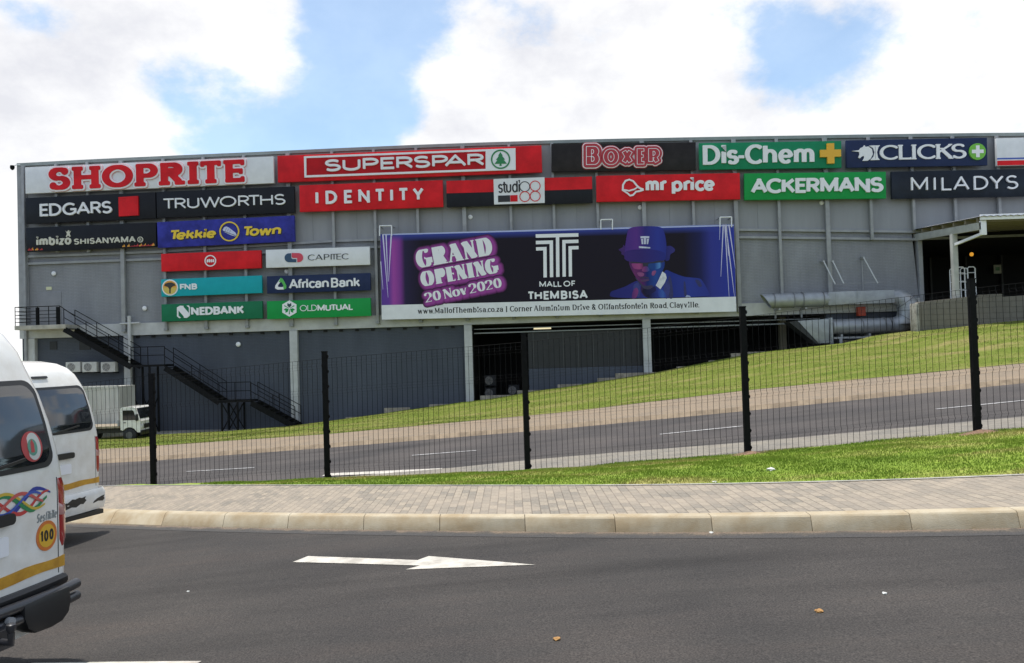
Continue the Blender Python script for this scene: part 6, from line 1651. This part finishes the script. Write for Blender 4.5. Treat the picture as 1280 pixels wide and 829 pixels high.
em = patch(v1, 'window_emblem', mat('emblem_red', (.42, .05, .05), .4), [[(yc + .098 * math.cos(2 * math.pi * k / 36), zc_ + .105 * math.sin(2 * math.pi * k / 36)) for k in range(36)]], .013, .002)
patch(em, 'emblem_face', mat('emblem_white', (.55, .56, .52), .4), [[(yc + .092 * math.cos(R(40 + 280 * k / 30)) * .72 - .012, zc_ + .094 * math.sin(R(40 + 280 * k / 30))) for k in range(31)]], .0145, .002)
patch(em, 'emblem_face', mat('emblem_green', (.10, .28, .20), .4), [[(yc + .045 * math.cos(2 * math.pi * k / 24), zc_ - .005 + .058 * math.sin(2 * math.pi * k / 24)) for k in range(24)]], .0158, .002)
patch(em, 'emblem_face', mat('emblem_red', (.42, .05, .05), .4), [[(yc + .02, zc_ - .04), (yc + .014, zc_ + .03), (yc - .002, zc_ + .05), (yc - .016, zc_ + .02), (yc - .012, zc_ - .04)]], .017, .002)
# black rear step, tubes and tow hitch
b = MB()
b.add([], []); 
yy = np.linspace(-.86, .86, 13)
def bar_sec(y): x = .07 * (y / .86) ** 2; return x
vs = []
for y in yy:
    x = bar_sec(y); vs += [(x + .06, y * .91, .53), (x - .03, y * .91, .53), (x - .05, y * .91, .555), (x - .05, y * .91, .585), (x - .03, y * .91, .605), (x + .06, y * .91, .605)]
b.add(vs, [(6 * i + k, 6 * i + (k + 1) % 6, 6 * i + 6 + (k + 1) % 6, 6 * i + 6 + k) for i in range(12) for k in range(6)] + [tuple(range(6)), tuple(range(77, 71, -1))])
b.build('rubber_step', M_PLAST, v1, True, world=False, angle=40)
b = MB(); vs = []
for y in yy:
    x = bar_sec(y); vs += [(x + .08, y * .88, .40), (x - .0, y * .88, .39), (x - .02, y * .88, .52), (x + .08, y * .88, .525)]
b.add(vs, [(4 * i + k, 4 * i + (k + 1) % 4, 4 * i + 4 + (k + 1) % 4, 4 * i + 4 + k) for i in range(12) for k in range(4)] + [tuple(range(4)), tuple(range(51, 47, -1))])
b.build('bumper', M_PLAST, v1, True, world=False, angle=40)
M_TUBE = mat('grey_black_tube', (.03, .03, .034), .3, spec=.7)
for z, r_ in ((.53, .036), (.445, .034)):
    b = MB(); b.tube([(-.07, .80, z), (-.08, .3, z), (-.08, -.3, z), (-.075, -.60, z), (-.05, -.785, z + .005)], r_, 16); b.build('step_tube', M_TUBE, v1, True, world=False, angle=50)
b = MB(); pf = [(-.645, .56), (-.66, .46), (-.64, .38), (-.58, .335), (-.48, .32), (-.36, .325), (-.29, .37), (-.26, .45), (-.26, .54)]
m = len(pf); b.add([(-.125, y, z) for y, z in pf] + [(.02, y, z) for y, z in pf], [tuple(range(m)), tuple(range(2 * m - 1, m - 1, -1))] + [(k, (k + 1) % m, m + (k + 1) % m, m + k) for k in range(m)])
b.build('step_bracket', M_PLAST, v1, bevel=.025, world=False)
b = MB(); pf = [(.26, .54), (.26, .45), (.29, .37), (.36, .325), (.48, .32), (.58, .335), (.64, .38), (.66, .46), (.645, .56)]
b.add([(-.125, y, z) for y, z in pf] + [(.02, y, z) for y, z in pf], [tuple(range(m)), tuple(range(2 * m - 1, m - 1, -1))] + [(k, (k + 1) % m, m + (k + 1) % m, m + k) for k in range(m)])
b.build('step_bracket', M_PLAST, v1, bevel=.025, world=False)
b = MB(); b.box(-.20, .05, -.10, .10, .34, .46); b.tube([(-.18, 0, .4), (-.28, 0, .4), (-.28, 0, .46)], .022, 10); b.tube([(-.28, 0, .46), (-.28, 0, .485), (-.28, 0, .51), (-.28, 0, .52)], [.018, .03, .028, .01], 12)
b.build('tow_hitch', M_TUBE, v1, True, world=False, angle=40)
b = MB()
for y in (-.38, .38): b.tube([(-.10, y * .4, .47), (-.135, y * .4, .47)], .028, 10)
b.build('bolt', M_STEEL, v1, True, world=False, angle=40)

patch(v1, 'brake_lamp', M_TAIL, [rrect(-.12, .12, 2.14, 2.17, .012)], .02, .03)
LZ = roof_to(1.30)
M2 = place((127.5, 580), 11.3, R(16))
v2 = minibus('minibus', 'second white minibus with a scuffed white bumper, parked beyond the nearest one', M2, False)
b = MB(); vs = []
for y in yy:
    x = .075 * (y / .86) ** 2; vs += [(x + .12, y * 1.0, .30), (x - .03, y, .31), (x - .055, y, .40), (x - .055, y, .53), (x - .02, y, .585), (x + .1, y, .59)]
b.add(vs, [(6 * i + k, 6 * i + (k + 1) % 6, 6 * i + 6 + (k + 1) % 6, 6 * i + 6 + k) for i in range(12) for k in range(6)] + [tuple(range(6)), tuple(range(77, 71, -1))])
bp2 = b.build('bumper', M_VAN, v2, True, world=False, angle=50)
def scuff(pts):
    mb = MB(); n_ = len(pts)
    fx = lambda y: .075 * (y / .86) ** 2 - .0585
    mb.add([(fx(y), y, z) for y, z in pts] + [(fx(y) + .004, y, z) for y, z in pts], [tuple(range(n_)), tuple(range(2 * n_ - 1, n_ - 1, -1))] + [(k, (k + 1) % n_, n_ + (k + 1) % n_, n_ + k) for k in range(n_)])
    mb.build('scuff', M_PLAST, bp2, world=False)
scuff([(.10, .405), (-.02, .41), (-.10, .405), (-.2, .425), (-.28, .41), (-.36, .44), (-.41, .43), (-.47, .47), (-.44, .50), (-.46, .525), (-.39, .515), (-.34, .528), (-.27, .515), (-.22, .525), (-.14, .49), (-.05, .50), (.03, .47), (.09, .47)])
scuff([(-.60, .405), (-.70, .42), (-.80, .405), (-.845, .43), (-.82, .455), (-.845, .48), (-.78, .475), (-.68, .455), (-.62, .43)])
b = MB(); b.box(-.02, .06, -.78, .78, .24, .30); b.build('bumper_underside', M_PLAST, bp2, world=False)
b = MB(); b.box(.4, .46, -.22, -.12, 2.05, 2.10); 
patch(v2, 'brake_lamp', M_PLAST, [rrect(-.12, .12, 2.12, 2.15, .012)], .02, .03)

# ------------------------------------------------------------------ bits of litter
LG = 'scraps lying on the road and the grass'
M_PAP = mat('crumpled_paper', (.62, .62, .58), .8); M_LEAF = mat('dry_leaf', (.42, .22, .07), .8, .3, 30)
def scrap(px, py, r, m, lab, lift=.02, on_verge=False, cat='litter'):
    if on_verge:
        P = Uroad(px, py, .15); t = 0
        for q in np.linspace(0, 1, 400):
            pass
        # march along the photo ray until it meets the verge
        d = ray(px, py); s_ = 6.0
        while s_ < 20:
            Q = CAM + d * s_; y0, y1 = yB(Q.x) + .07, yF(Q.x) + .18; t_ = (Q.y - y0) / (y1 - y0)
            if 0 <= t_ <= 1 and Q.z <= zn(Q.x) + .15 + (zF(Q.x) - zn(Q.x) - .15) * t_ + verge_b(Q.x, t_): break
            s_ += .02
        P = Q
    else: P = Uroad(px, py)
    bm = bmesh.new(); bmesh.ops.create_icosphere(bm, subdivisions=2, radius=r)
    for v in bm.verts:
        n_ = mnoise.noise(v.co * (2.2 / r) + Vector((px, py, 0))); v.co *= 1 + .45 * n_; v.co.z = v.co.z * .45 + r * .30
    me = bpy.data.meshes.new('litter'); bm.to_mesh(me); bm.free()
    o = finish('litter', me, m); o.location = P; tag(o, lab, cat, LG)
scrap(964, 588.5, .055, M_PAP, 'largest crumpled white paper scrap, lying on the green verge', on_verge=True)
scrap(893, 603.5, .03, M_PAP, 'small pale scrap on the verge close to the pavement', on_verge=True)
scrap(889, 666.8, .022, M_PAP, 'white paper scrap in the gutter against the kerb')
scrap(1024, 765, .026, M_LEAF, 'tan dry leaf on the road nearer the right edge')
scrap(696, 800, .026, M_LEAF, 'tan dry leaf on the road nearest the camera')
scrap(1106, 742.5, .018, M_PAP, 'white speck of paper lying farthest right on the road')
scrap(235, 740, .014, M_PAP, 'tiny pale chip on the road beyond the nearest minibus')
